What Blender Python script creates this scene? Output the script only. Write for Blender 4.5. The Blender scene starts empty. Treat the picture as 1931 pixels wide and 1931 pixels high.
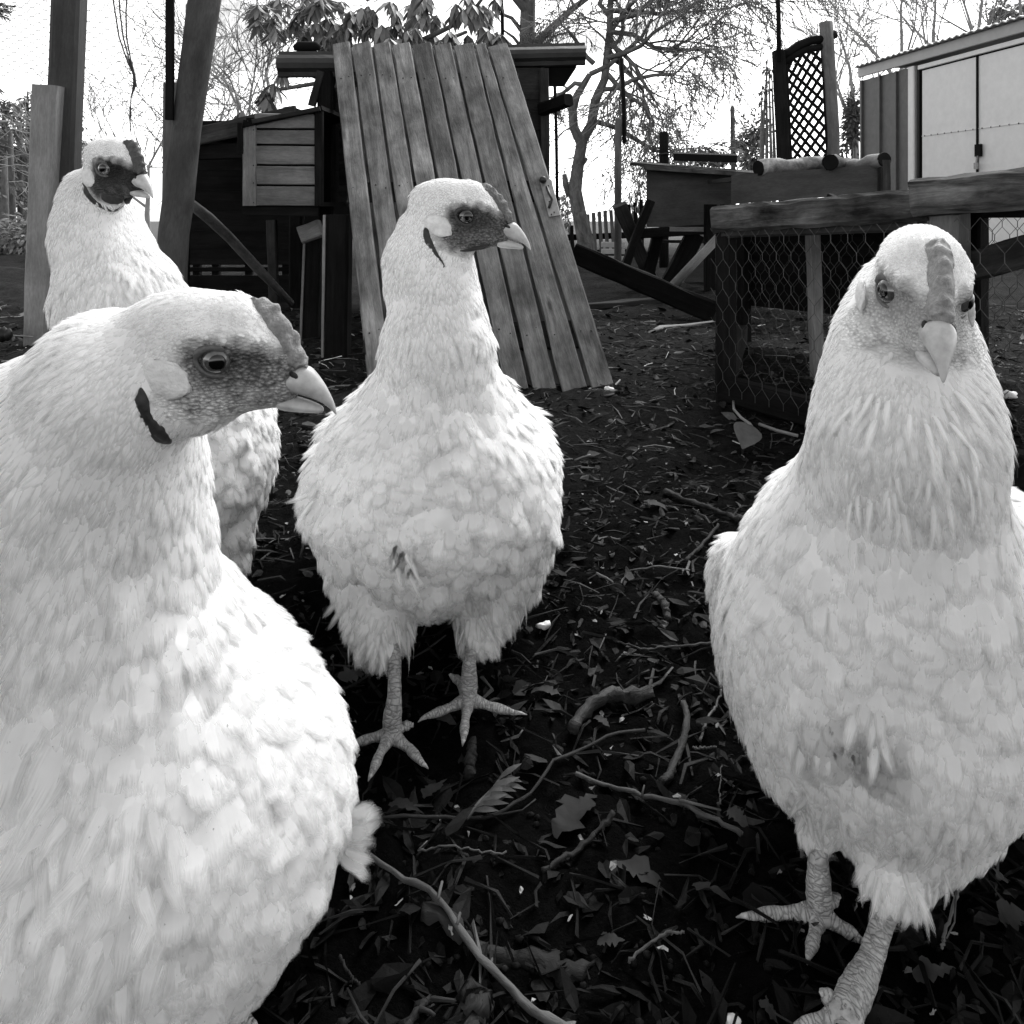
import bpy, math, random
import numpy as np
from mathutils import Vector, Matrix, noise as mnoise

# ------------------------------------------------------------------ camera, sky, sun, exposure
scene = bpy.context.scene
F, HC, YH, CX = 1450.0, 0.40, 388.0, 965.5      # focal length in photo pixels, camera height, horizon row, centre column
cam_d = bpy.data.cameras.new('camera')
cam = bpy.data.objects.new('camera', cam_d)
scene.collection.objects.link(cam)
cam.location = (0, 0, HC)
cam.rotation_euler = (math.radians(90), 0, 0)
cam_d.sensor_width = 36.0
cam_d.lens = 36.0 * F / 1931.0
cam_d.shift_y = -(965.5 - YH) / 1931.0
cam_d.clip_start = 0.02
cam_d.clip_end = 2000
scene.camera = cam

SUN_EL, SUN_AZ = 50.0, 32.0                     # degrees; azimuth measured from +Y towards +X
world = bpy.data.worlds.new("World")
scene.world = world
world.use_nodes = True
wn = world.node_tree
wn.nodes.clear()
sky = wn.nodes.new('ShaderNodeTexSky')
sky.sky_type = 'NISHITA'
sky.sun_disc = False
sky.sun_elevation = math.radians(SUN_EL)
sky.sun_rotation = math.radians(SUN_AZ)
sky.dust_density = 1.0
sky.air_density = 1.0
sky.ozone_density = 1.0
bw = wn.nodes.new('ShaderNodeRGBToBW')
bg = wn.nodes.new('ShaderNodeBackground')
bg.inputs['Strength'].default_value = 0.14
wo = wn.nodes.new('ShaderNodeOutputWorld')
wn.links.new(sky.outputs[0], bw.inputs[0])
wn.links.new(bw.outputs[0], bg.inputs['Color'])
wn.links.new(bg.outputs[0], wo.inputs[0])

sun_d = bpy.data.lights.new('sun', 'SUN')
sun_d.energy = 1.15
sun_d.angle = math.radians(32)
sun_d.color = (1, 1, 1)
sun = bpy.data.objects.new('sun', sun_d)
scene.collection.objects.link(sun)
_e, _a = math.radians(SUN_EL), math.radians(SUN_AZ)
_to = Vector((math.cos(_e) * math.sin(_a), math.cos(_e) * math.cos(_a), math.sin(_e)))
sun.rotation_euler = _to.to_track_quat('Z', 'Y').to_euler()

vs = scene.view_settings
vs.view_transform = 'Standard'
vs.look = 'None'
vs.gamma = 1
vs.use_curve_mapping = False
vs.exposure = 1.7
scene.cycles.max_bounces = 8
scene.cycles.diffuse_bounces = 4
scene.cycles.transparent_max_bounces = 12

rng = random.Random(7)
nrng = np.random.default_rng(11)
COL = scene.collection


def W(px, py, Y):
    """world point seen at photo pixel (px, py) at depth Y metres"""
    return Vector(((px - CX) / F * Y, Y, HC - (py - YH) / F * Y))


def G(px, py, z=0.0):
    """point on the ground seen at photo pixel"""
    Y = F * (HC - z) / (py - YH)
    return Vector(((px - CX) / F * Y, Y, z))


# ------------------------------------------------------------------ materials
def new_mat(name):
    m = bpy.data.materials.new(name)
    m.use_nodes = True
    nt = m.node_tree
    b = nt.nodes['Principled BSDF']
    return m, nt, b


def _n(nt, t, **kw):
    n = nt.nodes.new(t)
    for k, v in kw.items():
        if isinstance(k, str) and hasattr(n, k):
            setattr(n, k, v)
    return n


def g3(v):
    return (v, v, v, 1)


def math_node(nt, op, a, b=None, clamp=False):
    n = nt.nodes.new('ShaderNodeMath')
    n.operation = op
    n.use_clamp = clamp
    for i, x in enumerate((a, b)):
        if x is None:
            continue
        if isinstance(x, (int, float)):
            n.inputs[i].default_value = x
        else:
            nt.links.new(x, n.inputs[i])
    return n.outputs[0]


def map_range(nt, v, a, b, c, d):
    n = nt.nodes.new('ShaderNodeMapRange')
    nt.links.new(v, n.inputs[0])
    for i, x in enumerate((a, b, c, d)):
        n.inputs[i + 1].default_value = x
    return n.outputs[0]


def noise_node(nt, vec, scale, detail=4, rough=0.55, dist=0.0):
    n = nt.nodes.new('ShaderNodeTexNoise')
    n.inputs['Scale'].default_value = scale
    n.inputs['Detail'].default_value = detail
    n.inputs['Roughness'].default_value = rough
    n.inputs['Distortion'].default_value = dist
    if vec is not None:
        nt.links.new(vec, n.inputs['Vector'])
    return n.outputs[0]


def scaled(nt, vec, s):
    n = nt.nodes.new('ShaderNodeMapping')
    n.inputs['Scale'].default_value = s
    nt.links.new(vec, n.inputs['Vector'])
    return n.outputs[0]


def bump(nt, b, h, strength, dist=0.01):
    n = nt.nodes.new('ShaderNodeBump')
    n.inputs['Strength'].default_value = strength
    n.inputs['Distance'].default_value = dist
    nt.links.new(h, n.inputs['Height'])
    nt.links.new(n.outputs[0], b.inputs['Normal'])


def uv_with_offset(nt):
    tc = nt.nodes.new('ShaderNodeTexCoord')
    oi = nt.nodes.new('ShaderNodeObjectInfo')
    mul = math_node(nt, 'MULTIPLY', oi.outputs['Random'], 37.0)
    ad = nt.nodes.new('ShaderNodeVectorMath')
    ad.operation = 'ADD'
    nt.links.new(tc.outputs['UV'], ad.inputs[0])
    nt.links.new(mul, ad.inputs[1])
    return ad.outputs[0], oi.outputs['Random']


def wood(name, lo, hi, rough=0.75, grain=(3, 60, 1), knots=0.0, bmp=0.35, rnd=0.25, stain=0.5, spec=0.3):
    """weathered timber; UV is metres along and across the grain"""
    m, nt, b = new_mat(name)
    v, r = uv_with_offset(nt)
    g = noise_node(nt, scaled(nt, v, grain), 1.0, 6, 0.65, 0.6)
    s = noise_node(nt, scaled(nt, v, (9, 14, 1)), 1.0, 5, 0.6, 0.3)
    f = noise_node(nt, scaled(nt, v, (60, 260, 1)), 1.0, 3, 0.7)
    val = map_range(nt, g, 0.3, 0.72, lo, hi)
    st = map_range(nt, s, 0.3, 0.7, 1 - stain, 1 + stain * 0.35)
    fi = map_range(nt, f, 0.3, 0.7, 0.8, 1.15)
    rr = map_range(nt, r, 0, 1, 1 - rnd, 1 + rnd)
    val = math_node(nt, 'MULTIPLY', val, st)
    val = math_node(nt, 'MULTIPLY', val, fi)
    val = math_node(nt, 'MULTIPLY', val, rr)
    if knots:
        vo = nt.nodes.new('ShaderNodeTexVoronoi')
        vo.inputs['Scale'].default_value = 1.0
        nt.links.new(scaled(nt, v, (5.5, 18, 1)), vo.inputs['Vector'])
        k = map_range(nt, vo.outputs['Distance'], 0.05, 0.17, 1 - knots, 1.0)
        val = math_node(nt, 'MULTIPLY', val, k)
    nt.links.new(val, b.inputs['Base Color'])
    b.inputs['Roughness'].default_value = rough
    b.inputs['Specular IOR Level'].default_value = spec
    hh = math_node(nt, 'ADD', g, math_node(nt, 'MULTIPLY', f, 0.35))
    bump(nt, b, hh, bmp, 0.004)
    return m


def plain(name, lo, hi, scale=30, rough=0.7, bmp=0.2, bdist=0.003, spec=0.3, rnd=0.0, metal=0.0, detail=5):
    m, nt, b = new_mat(name)
    tc = nt.nodes.new('ShaderNodeTexCoord')
    n = noise_node(nt, tc.outputs['Object'], scale, detail, 0.6)
    v = map_range(nt, n, 0.3, 0.7, lo, hi)
    if rnd:
        oi = nt.nodes.new('ShaderNodeObjectInfo')
        v = math_node(nt, 'MULTIPLY', v, map_range(nt, oi.outputs['Random'], 0, 1, 1 - rnd, 1 + rnd))
    nt.links.new(v, b.inputs['Base Color'])
    b.inputs['Roughness'].default_value = rough
    b.inputs['Specular IOR Level'].default_value = spec
    b.inputs['Metallic'].default_value = metal
    if bmp:
        bump(nt, b, n, bmp, bdist)
    return m


def toned(name, base, rough=0.7, spec=0.3, nscale=120, translucent=0.0, bmp=0.2):
    """colour = base * per-face 'tone' attribute * slight noise"""
    m, nt, b = new_mat(name)
    at = nt.nodes.new('ShaderNodeAttribute')
    at.attribute_name = 'tone'
    tc = nt.nodes.new('ShaderNodeTexCoord')
    n = noise_node(nt, tc.outputs['Object'], nscale, 3, 0.6)
    v = math_node(nt, 'MULTIPLY', at.outputs['Fac'], map_range(nt, n, 0.3, 0.7, base * 0.75, base * 1.2))
    nt.links.new(v, b.inputs['Base Color'])
    b.inputs['Roughness'].default_value = rough
    b.inputs['Specular IOR Level'].default_value = spec
    if bmp:
        bump(nt, b, n, bmp, 0.002)
    if translucent:
        tr = nt.nodes.new('ShaderNodeBsdfTranslucent')
        nt.links.new(v, tr.inputs['Color'])
        mx = nt.nodes.new('ShaderNodeMixShader')
        mx.inputs[0].default_value = translucent
        out = nt.nodes['Material Output']
        nt.links.new(b.outputs[0], mx.inputs[1])
        nt.links.new(tr.outputs[0], mx.inputs[2])
        nt.links.new(mx.outputs[0], out.inputs[0])
    return m


# ------------------------------------------------------------------ mesh building
class MB:
    """collects faces (world coordinates) with uv in metres and a per-face tone"""

    def __init__(self):
        self.v, self.f, self.uv, self.tone = [], [], [], []
        self.smooth = False

    def add(self, verts, faces, uvs=None, tone=1.0):
        o = len(self.v)
        self.v.extend(verts)
        for i, fc in enumerate(faces):
            self.f.append([o + k for k in fc])
            self.uv.extend(uvs[i] if uvs else [(0, 0)] * len(fc))
            self.tone.append(tone)

    def beam(self, p0, p1, w, h, side=None, seg=4, jit=0.0, cham=0.12, tone=1.0, w1=None, h1=None, bend=0.0):
        """rectangular timber from p0 to p1; w along 'side', h along the third axis"""
        p0, p1 = Vector(p0), Vector(p1)
        d = (p1 - p0)
        L = d.length
        d.normalize()
        s = Vector(side) if side is not None else (Vector((1, 0, 0)) if abs(d.x) < 0.8 else Vector((0, 1, 0)))
        s = (s - d * s.dot(d)).normalized()
        u = d.cross(s).normalized()
        w1 = w if w1 is None else w1
        h1 = h if h1 is None else h1
        verts, faces, uvs = [], [], []
        for i in range(seg + 1):
            t = i / seg
            ww, hh = w + (w1 - w) * t, h + (h1 - h) * t
            c = min(ww, hh) * cham
            a, b = ww / 2, hh / 2
            prof = [(-a + c, -b), (a - c, -b), (a, -b + c), (a, b - c), (a - c, b), (-a + c, b), (-a, b - c), (-a, -b + c)]
            off = u * (bend * math.sin(math.pi * t))
            for (x, y) in prof:
                j1, j2 = (rng.uniform(-jit, jit), rng.uniform(-jit, jit)) if jit else (0, 0)
                verts.append(p0 + d * (L * t) + s * (x + j1) + u * (y + j2) + off)
        acc = [0, w - 2 * c, w, w + h, w + h + .01, 2 * w + h, 2 * w + h + .01, 2 * w + 2 * h, 2 * w + 2 * h + .01]
        for i in range(seg):
            for k in range(8):
                k2 = (k + 1) % 8
                faces.append((i * 8 + k, i * 8 + k2, (i + 1) * 8 + k2, (i + 1) * 8 + k))
                u0, u1 = L * i / seg, L * (i + 1) / seg
                uvs.append([(u0, acc[k]), (u0, acc[k + 1]), (u1, acc[k + 1]), (u1, acc[k])])
        for base, rev in ((0, True), (seg * 8, False)):
            fc = [base + k for k in range(8)]
            if rev:
                fc = fc[::-1]
            faces.append(fc)
            uvs.append([(verts[k].dot(s) * .05, verts[k].dot(u)) for k in fc])
        self.add(verts, faces, uvs, tone)

    def tube(self, pts, radii, n=8, tone=1.0, cap=True, wob=0.0, flat=None):
        """round tube through pts; flat=(axis, factor) squashes it along an axis"""
        pts = [Vector(p) for p in pts]
        if not hasattr(radii, '__len__'):
            radii = [radii] * len(pts)
        verts, faces, uvs = [], [], []
        up = None
        acc = 0.0
        accs = []
        for i, p in enumerate(pts):
            a = pts[max(i - 1, 0)]
            b = pts[min(i + 1, len(pts) - 1)]
            t = (b - a).normalized()
            if up is None:
                up = t.orthogonal().normalized()
            else:
                up = (up - t * up.dot(t))
                up = up.normalized() if up.length > 1e-6 else t.orthogonal().normalized()
            s = t.cross(up)
            if i:
                acc += (p - pts[i - 1]).length
            accs.append(acc)
            for k in range(n):
                th = 2 * math.pi * k / n
                r = radii[i] * (1 + (rng.uniform(-wob, wob) if wob else 0))
                q = up * (math.cos(th) * r) + s * (math.sin(th) * r)
                if flat:
                    ax = Vector(flat[0]).normalized()
                    q = q - ax * (q.dot(ax) * (1 - flat[1]))
                verts.append(p + q)
        for i in range(len(pts) - 1):
            for k in range(n):
                k2 = (k + 1) % n
                faces.append((i * n + k, i * n + k2, (i + 1) * n + k2, (i + 1) * n + k))
                c = 2 * math.pi * radii[i]
                v0, v1 = c * k / n, c * (k + 1) / n
                uvs.append([(accs[i], v0), (accs[i], v1), (accs[i + 1], v1), (accs[i + 1], v0)])
        if cap and n > 2:
            for base, rev in ((0, True), ((len(pts) - 1) * n, False)):
                fc = [base + k for k in range(n)]
                if rev:
                    fc = fc[::-1]
                faces.append(fc)
                uvs.append([(verts[k].x, verts[k].z) for k in fc])
        self.add(verts, faces, uvs, tone)

    def prism(self, quad, thick, normal=None, tone=1.0):
        """slab from four corners with thickness along -normal"""
        q = [Vector(p) for p in quad]
        nrm = Vector(normal) if normal is not None else (q[1] - q[0]).cross(q[3] - q[0]).normalized()
        b = [p - nrm * thick for p in q]
        L, w = (q[1] - q[0]).length, (q[3] - q[0]).length
        faces = [(0, 1, 2, 3), (7, 6, 5, 4), (0, 4, 5, 1), (1, 5, 6, 2), (2, 6, 7, 3), (3, 7, 4, 0)]
        uv = [[(0, 0), (L, 0), (L, w), (0, w)]] * 2 + [[(0, 0), (0, thick), (L, thick), (L, 0)], [(0, 0), (0, thick), (w, thick), (w, 0)]] * 2
        self.add(q + b, faces, uv, tone)

    def ball(self, c, r, nu=10, nv=7, tone=1.0, M=None):
        """ellipsoid; r scalar or 3 radii, M 3x3 orientation"""
        c = Vector(c)
        r = r if hasattr(r, '__len__') else (r, r, r)
        verts, faces = [], []
        for i in range(nv + 1):
            ph = math.pi * i / nv
            for k in range(nu):
                th = 2 * math.pi * k / nu
                q = Vector((r[0] * math.sin(ph) * math.cos(th), r[1] * math.sin(ph) * math.sin(th), r[2] * math.cos(ph)))
                if M is not None:
                    q = M @ q
                verts.append(c + q)
        for i in range(nv):
            for k in range(nu):
                k2 = (k + 1) % nu
                faces.append((i * nu + k, (i + 1) * nu + k, (i + 1) * nu + k2, i * nu + k2))
        self.add(verts, faces, None, tone)

    def leaf(self, p, d, nrm, L, w, tone=1.0, curl=0.25, fold=0.15, seg=4, shape=1.0, rag=0.0):
        d = Vector(d).normalized()
        nrm = Vector(nrm)
        s = d.cross(nrm)
        s = s.normalized() if s.length > 1e-5 else d.orthogonal().normalized()
        n2 = s.cross(d).normalized()
        verts, faces, uvs = [], [], []
        for i in range(seg + 1):
            t = i / seg
            ww = w * (math.sin(math.pi * min(max(t, .03), .985) ** shape)) * .5
            c = Vector(p) + d * (L * t * (1 - .15 * curl * t)) - n2 * (curl * L * t * t)
            wl, wr = ww, ww
            if rag:
                wl *= 1 + rng.uniform(-rag, rag * .5)
                wr *= 1 + rng.uniform(-rag, rag * .5)
            verts += [c - s * wl + n2 * fold * ww, c, c + s * wr + n2 * fold * ww]
        for i in range(seg):
            for k in (0, 1):
                a = i * 3 + k
                faces.append((a, a + 1, a + 4, a + 3))
                uvs.append([(i / seg, k / 2), (i / seg, k / 2 + .5), ((i + 1) / seg, k / 2 + .5), ((i + 1) / seg, k / 2)])
        self.add(verts, faces, uvs, tone)

    def mesh(self, name, origin=(0, 0, 0), smooth=False):
        me = bpy.data.meshes.new(name)
        o = np.array(origin, dtype=np.float64)
        V = np.array([tuple(p) for p in self.v], dtype=np.float64).reshape(-1, 3) - o
        me.from_pydata(V.tolist(), [], self.f)
        ul = me.uv_layers.new(name='UVMap')
        ul.data.foreach_set('uv', np.array(self.uv, dtype=np.float32).ravel())
        at = me.attributes.new('tone', 'FLOAT', 'FACE')
        at.data.foreach_set('value', np.array(self.tone, dtype=np.float32))
        if smooth:
            me.polygons.foreach_set('use_smooth', [True] * len(me.polygons))
        me.update()
        return me


def thing(name, label, cat, loc=(0, 0, 0), group=None):
    o = bpy.data.objects.new(name, None)
    COL.objects.link(o)
    o.location = loc
    o.empty_display_size = 0.05
    o['label'] = label
    o['category'] = cat
    if group:
        o['group'] = group
    return o


def origin_of(o):
    p = Vector((0, 0, 0))
    while o is not None:
        p += o.location
        o = o.parent
    return p


def part(name, mb, m, parent, label=None, kind=None, smooth=False):
    ob = bpy.data.objects.new(name, mb.mesh(name, origin_of(parent), smooth))
    ob.data.materials.append(m)
    COL.objects.link(ob)
    ob.parent = parent
    if label:
        ob['label'] = label
    if kind:
        ob['kind'] = kind
    return ob


def single(name, mb, m, label=None, cat=None, loc=(0, 0, 0), group=None, kind=None, smooth=False):
    ob = bpy.data.objects.new(name, mb.mesh(name, loc, smooth))
    ob.data.materials.append(m)
    COL.objects.link(ob)
    ob.location = loc
    if label:
        ob['label'] = label
    if cat:
        ob['category'] = cat
    if group:
        ob['group'] = group
    if kind:
        ob['kind'] = kind
    return ob


def b1(*a, **k):
    m = MB()
    m.beam(*a, **k)
    return m


def t1(*a, **k):
    m = MB()
    m.tube(*a, **k)
    return m


def vnoise(x, y, seed=0):
    """cheap smooth value noise on arrays"""
    xi, yi = np.floor(x).astype(np.int64), np.floor(y).astype(np.int64)
    xf, yf = x - xi, y - yi
    u, v = xf * xf * (3 - 2 * xf), yf * yf * (3 - 2 * yf)

    def h(a, b):
        n = (a * 374761393 + b * 668265263 + seed * 982451653) & 0x7fffffff
        n = ((n ^ (n >> 13)) * 1274126177) & 0x7fffffff
        return ((n ^ (n >> 16)) & 0xffff) / 65535.0
    return (h(xi, yi) * (1 - u) + h(xi + 1, yi) * u) * (1 - v) + (h(xi, yi + 1) * (1 - u) + h(xi + 1, yi + 1) * u) * v
# ------------------------------------------------------------------ shared materials
M_door = wood('door_wood', 0.07, 0.24, 0.7, (4, 50, 1), 0.85, 0.9, 0.28, 0.8, 0.45)
M_nest = wood('nest_wood', 0.12, 0.23, 0.7, (4, 60, 1), 0.4, 0.4, 0.15, 0.4)
M_pale = wood('pale_wood', 0.16, 0.30, 0.75, (4, 60, 1), 0.3, 0.4, 0.15, 0.4)
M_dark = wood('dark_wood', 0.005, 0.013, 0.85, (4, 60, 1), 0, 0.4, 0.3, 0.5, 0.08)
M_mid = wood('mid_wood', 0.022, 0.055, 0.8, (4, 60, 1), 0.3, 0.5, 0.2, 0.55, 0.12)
M_post = wood('post_wood', 0.08, 0.14, 0.8, (3, 50, 1), 0.3, 0.4, 0.1, 0.35)
M_run = wood('run_wood', 0.010, 0.16, 0.8, (5, 45, 1), 0.6, 0.8, 0.2, 0.95, 0.12)
M_ply = wood('plywood', 0.05, 0.08, 0.8, (4, 30, 1), 0, 0.2, 0.1, 0.3)
M_bark = wood('bark', 0.07, 0.20, 0.9, (12, 30, 1), 0, 0.9, 0.15, 0.4, 0.2)
M_bark_far = wood('bark_grey', 0.07, 0.14, 0.9, (8, 20, 1), 0, 0.6, 0.15, 0.4, 0.2)
M_twig = plain('twig', 0.13, 0.22, 60, 0.85, 0)
M_twig_far = plain('twig_grey', 0.16, 0.26, 10, 0.9, 0)
M_leaf = toned('evergreen_leaf', 0.17, 0.42, 0.5, 30, 0.15)
M_needle = toned('needles', 0.06, 0.7, 0.3, 10, 0.15)
M_tile = plain('clay_tile', 0.012, 0.028, 25, 0.55, 0.3, 0.004, 0.4)
M_black = plain('black_board', 0.004, 0.008, 20, 0.85, 0.2, 0.003, 0.1)
M_metal = plain('galvanised', 0.18, 0.3, 60, 0.45, 0.15, 0.001, 0.5, 0, 0.6)
M_iron = plain('dark_iron', 0.015, 0.03, 60, 0.5, 0.2, 0.001, 0.5, 0, 0.5)
M_wire = plain('wire', 0.025, 0.06, 90, 0.5, 0, 0.001, 0.5, 0, 0.4)
M_wire_far = plain('wire_far', 0.05, 0.09, 90, 0.6, 0)
M_shed = plain('shed_cladding', 0.68, 0.76, 14, 0.55, 0.25, 0.004, 0.35, 0, 0.0, 8)
M_shed_dk = plain('shed_dark_cladding', 0.06, 0.09, 14, 0.5, 0.1, 0.003, 0.4)
M_white = plain('white_bits', 0.6, 0.8, 80, 0.6, 0.2)

# ------------------------------------------------------------------ ground
def ground_z(x, y):
    z = 0.020 * (vnoise(x * 5 + 3, y * 5, 1) - .5) + 0.013 * (vnoise(x * 17, y * 17, 2) - .5) + 0.011 * (vnoise(x * 48, y * 48, 3) - .5) + 0.007 * (vnoise(x * 110, y * 110, 6) - .5) * np.clip(2.2 - y, 0, 1)
    z = z + 0.05 * (vnoise(x * .9, y * .9, 4) - .5) * np.clip((y - 1.2) / 2, 0, 1)
    return z - np.clip(y - 9, 0, 1e9) * 0.02


def gz(x, y):
    return float(ground_z(np.array([x]), np.array([y]))[0])


def build_ground():
    ys = np.concatenate([np.linspace(-3, .2, 16)[:-1], np.linspace(.2, 1.2, 170)[:-1], np.geomspace(1.2, 12, 190)[:-1], np.geomspace(12, 900, 24)])
    ts = np.linspace(-1, 1, 241)
    half = np.maximum(0.9 * ys + .25, .6)
    half = np.where(ys < .2, np.linspace(6, .8, 700)[np.clip(((ys + 3) / 3.2 * 699).astype(int), 0, 699)], half)
    Yg, T = np.meshgrid(ys, ts, indexing='ij')
    X = T * half[:, None]
    Z = ground_z(X, Yg)
    Z = np.where(Yg > 30, -np.clip(Yg - 9, 0, 1e9) * 0.02, Z)
    V = np.stack([X, Yg, Z], -1).reshape(-1, 3)
    nr, nc = X.shape
    i = np.arange(nr - 1)[:, None] * nc + np.arange(nc - 1)[None]
    Q = np.stack([i, i + 1, i + nc + 1, i + nc], -1).reshape(-1, 4)
    me = bpy.data.meshes.new('ground')
    me.from_pydata(V.tolist(), [], Q.tolist())
    me.polygons.foreach_set('use_smooth', [True] * len(me.polygons))
    m, nt, b = new_mat('soil')
    tc = nt.nodes.new('ShaderNodeTexCoord')
    p = tc.outputs['Object']
    n1 = noise_node(nt, p, 7, 6, .65)
    n2 = noise_node(nt, p, 90, 6, .7)
    n3 = noise_node(nt, p, 320, 4, .7)
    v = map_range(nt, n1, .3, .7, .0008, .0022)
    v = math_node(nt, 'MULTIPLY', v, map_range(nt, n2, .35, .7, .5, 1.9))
    # the yard soil gets paler towards the back
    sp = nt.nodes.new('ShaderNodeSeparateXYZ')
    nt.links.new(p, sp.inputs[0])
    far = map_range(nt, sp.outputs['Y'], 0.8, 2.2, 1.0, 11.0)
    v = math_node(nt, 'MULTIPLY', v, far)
    grass = map_range(nt, sp.outputs['Y'], 6.0, 9.0, 0.0, 0.09)
    v = math_node(nt, 'ADD', v, grass)
    nt.links.new(v, b.inputs['Base Color'])
    b.inputs['Roughness'].default_value = 0.95
    b.inputs['Specular IOR Level'].default_value = 0.03
    hh = math_node(nt, 'ADD', n2, math_node(nt, 'MULTIPLY', n3, .5))
    bump(nt, b, hh, 0.9, 0.006)
    me.materials.append(m)
    o = bpy.data.objects.new('ground', me)
    COL.objects.link(o)
    o['kind'] = 'structure'


build_ground()

# ------------------------------------------------------------------ leaning door
def build_door():
    tx = [626, 662, 702, 738, 776, 816, 853, 895, 917, 960]
    ty = [85, 84, 83, 86, 85, 86, 88, 86, 87, 90]
    bx = [695, 745, 797, 848, 899, 950, 1002, 1055, 1113, 1160]
    by = [741, 741, 740, 738, 738, 739, 740, 738, 736, 724]
    TY, BY = 2.36, 1.66
    root = thing('plank_door', 'weathered plank door with a metal bolt leaning against the coop', 'door', (W(bx[4], 738, BY).x, BY, 0))
    pb = [W(x, y, BY) for x, y in zip(bx, by)]
    pt = [W(x, y, TY) for x, y in zip(tx, ty)]
    nrm = (pb[9] - pb[0]).cross(pt[4] - pb[4]).normalized()
    if nrm.y > 0:
        nrm = -nrm
    for i in range(9):
        a, bq = pb[i].lerp(pb[i + 1], .5), pt[i].lerp(pt[i + 1], .5)
        wb, wt = (pb[i + 1] - pb[i]).length, (pt[i + 1] - pt[i]).length
        ax = (pb[9] - pb[0]).normalized()
        side = (ax + nrm * 0.06)
        mb = MB()
        lift = nrm * rng.uniform(-.001, .002)
        mb.beam(a + lift, bq + lift, wb * .86 * .97, .016, side, 14, .0014, .16, w1=wt * .87, h1=.016, bend=rng.uniform(-.004, .004))
        # tongue of the board, set back in the joint
        mb.beam(a - nrm * .020, bq - nrm * .020, wb * 1.04, .004, side, 4, 0, .1, w1=wt * 1.04, h1=.004)
        part('plank', mb, M_door, root)
    # back ledges
    for t in (.12, .5, .88):
        a, bq = pb[0].lerp(pt[0], t), pb[9].lerp(pt[9], t)
        part('ledge', b1(a - nrm * .024, bq - nrm * .024, .07, .02, (pt[4] - pb[4]), 3), M_mid, root)

    def on_door(px, py, up=0.0):
        d = W(px, py, 1.0) - Vector((0, 0, HC))
        o = Vector((0, 0, HC))
        t = (pb[4] + nrm * (.010 + up) - o).dot(nrm) / d.dot(nrm)
        return o + d * t
    axis = (pt[8] - pb[8]).normalized()
    pl = part('bolt_plate', b1(on_door(1046, 408), on_door(1029, 340), .030, .004, pb[9] - pb[0], 3, 0, .3), M_metal, root)
    k = MB()
    k.tube([on_door(1031, 352, .004), on_door(1036, 366, .014), on_door(1041, 376, .012), on_door(1035, 392, .008)], .0035, 8)
    part('bolt_handle', k, M_iron, pl, smooth=True)
    k = MB()
    k.tube([on_door(1024, 340, .0), on_door(1024, 339, .012)], [.009, .008], 12)
    k.ball(on_door(1024, 339, .014), .010)
    part('knob', k, M_iron, root, smooth=True)
    k = MB()
    for (x, y) in ((1034, 350), (1040, 404), (1045, 400), (1036, 380)):
        k.ball(on_door(x, y, .004), .002, 6, 4)
    part('screws', k, M_iron, pl)
    # nail heads
    k = MB()
    for i in range(9):
        for t in (.125, .5, .87):
            for s in (.3, .7):
                p = pb[i].lerp(pb[i + 1], s).lerp(pt[i].lerp(pt[i + 1], s), t + rng.uniform(-.01, .01))
                k.ball(p + nrm * .0095, .0022, 6, 4)
    part('nails', k, M_iron, root, kind='stuff')


build_door()

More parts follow.
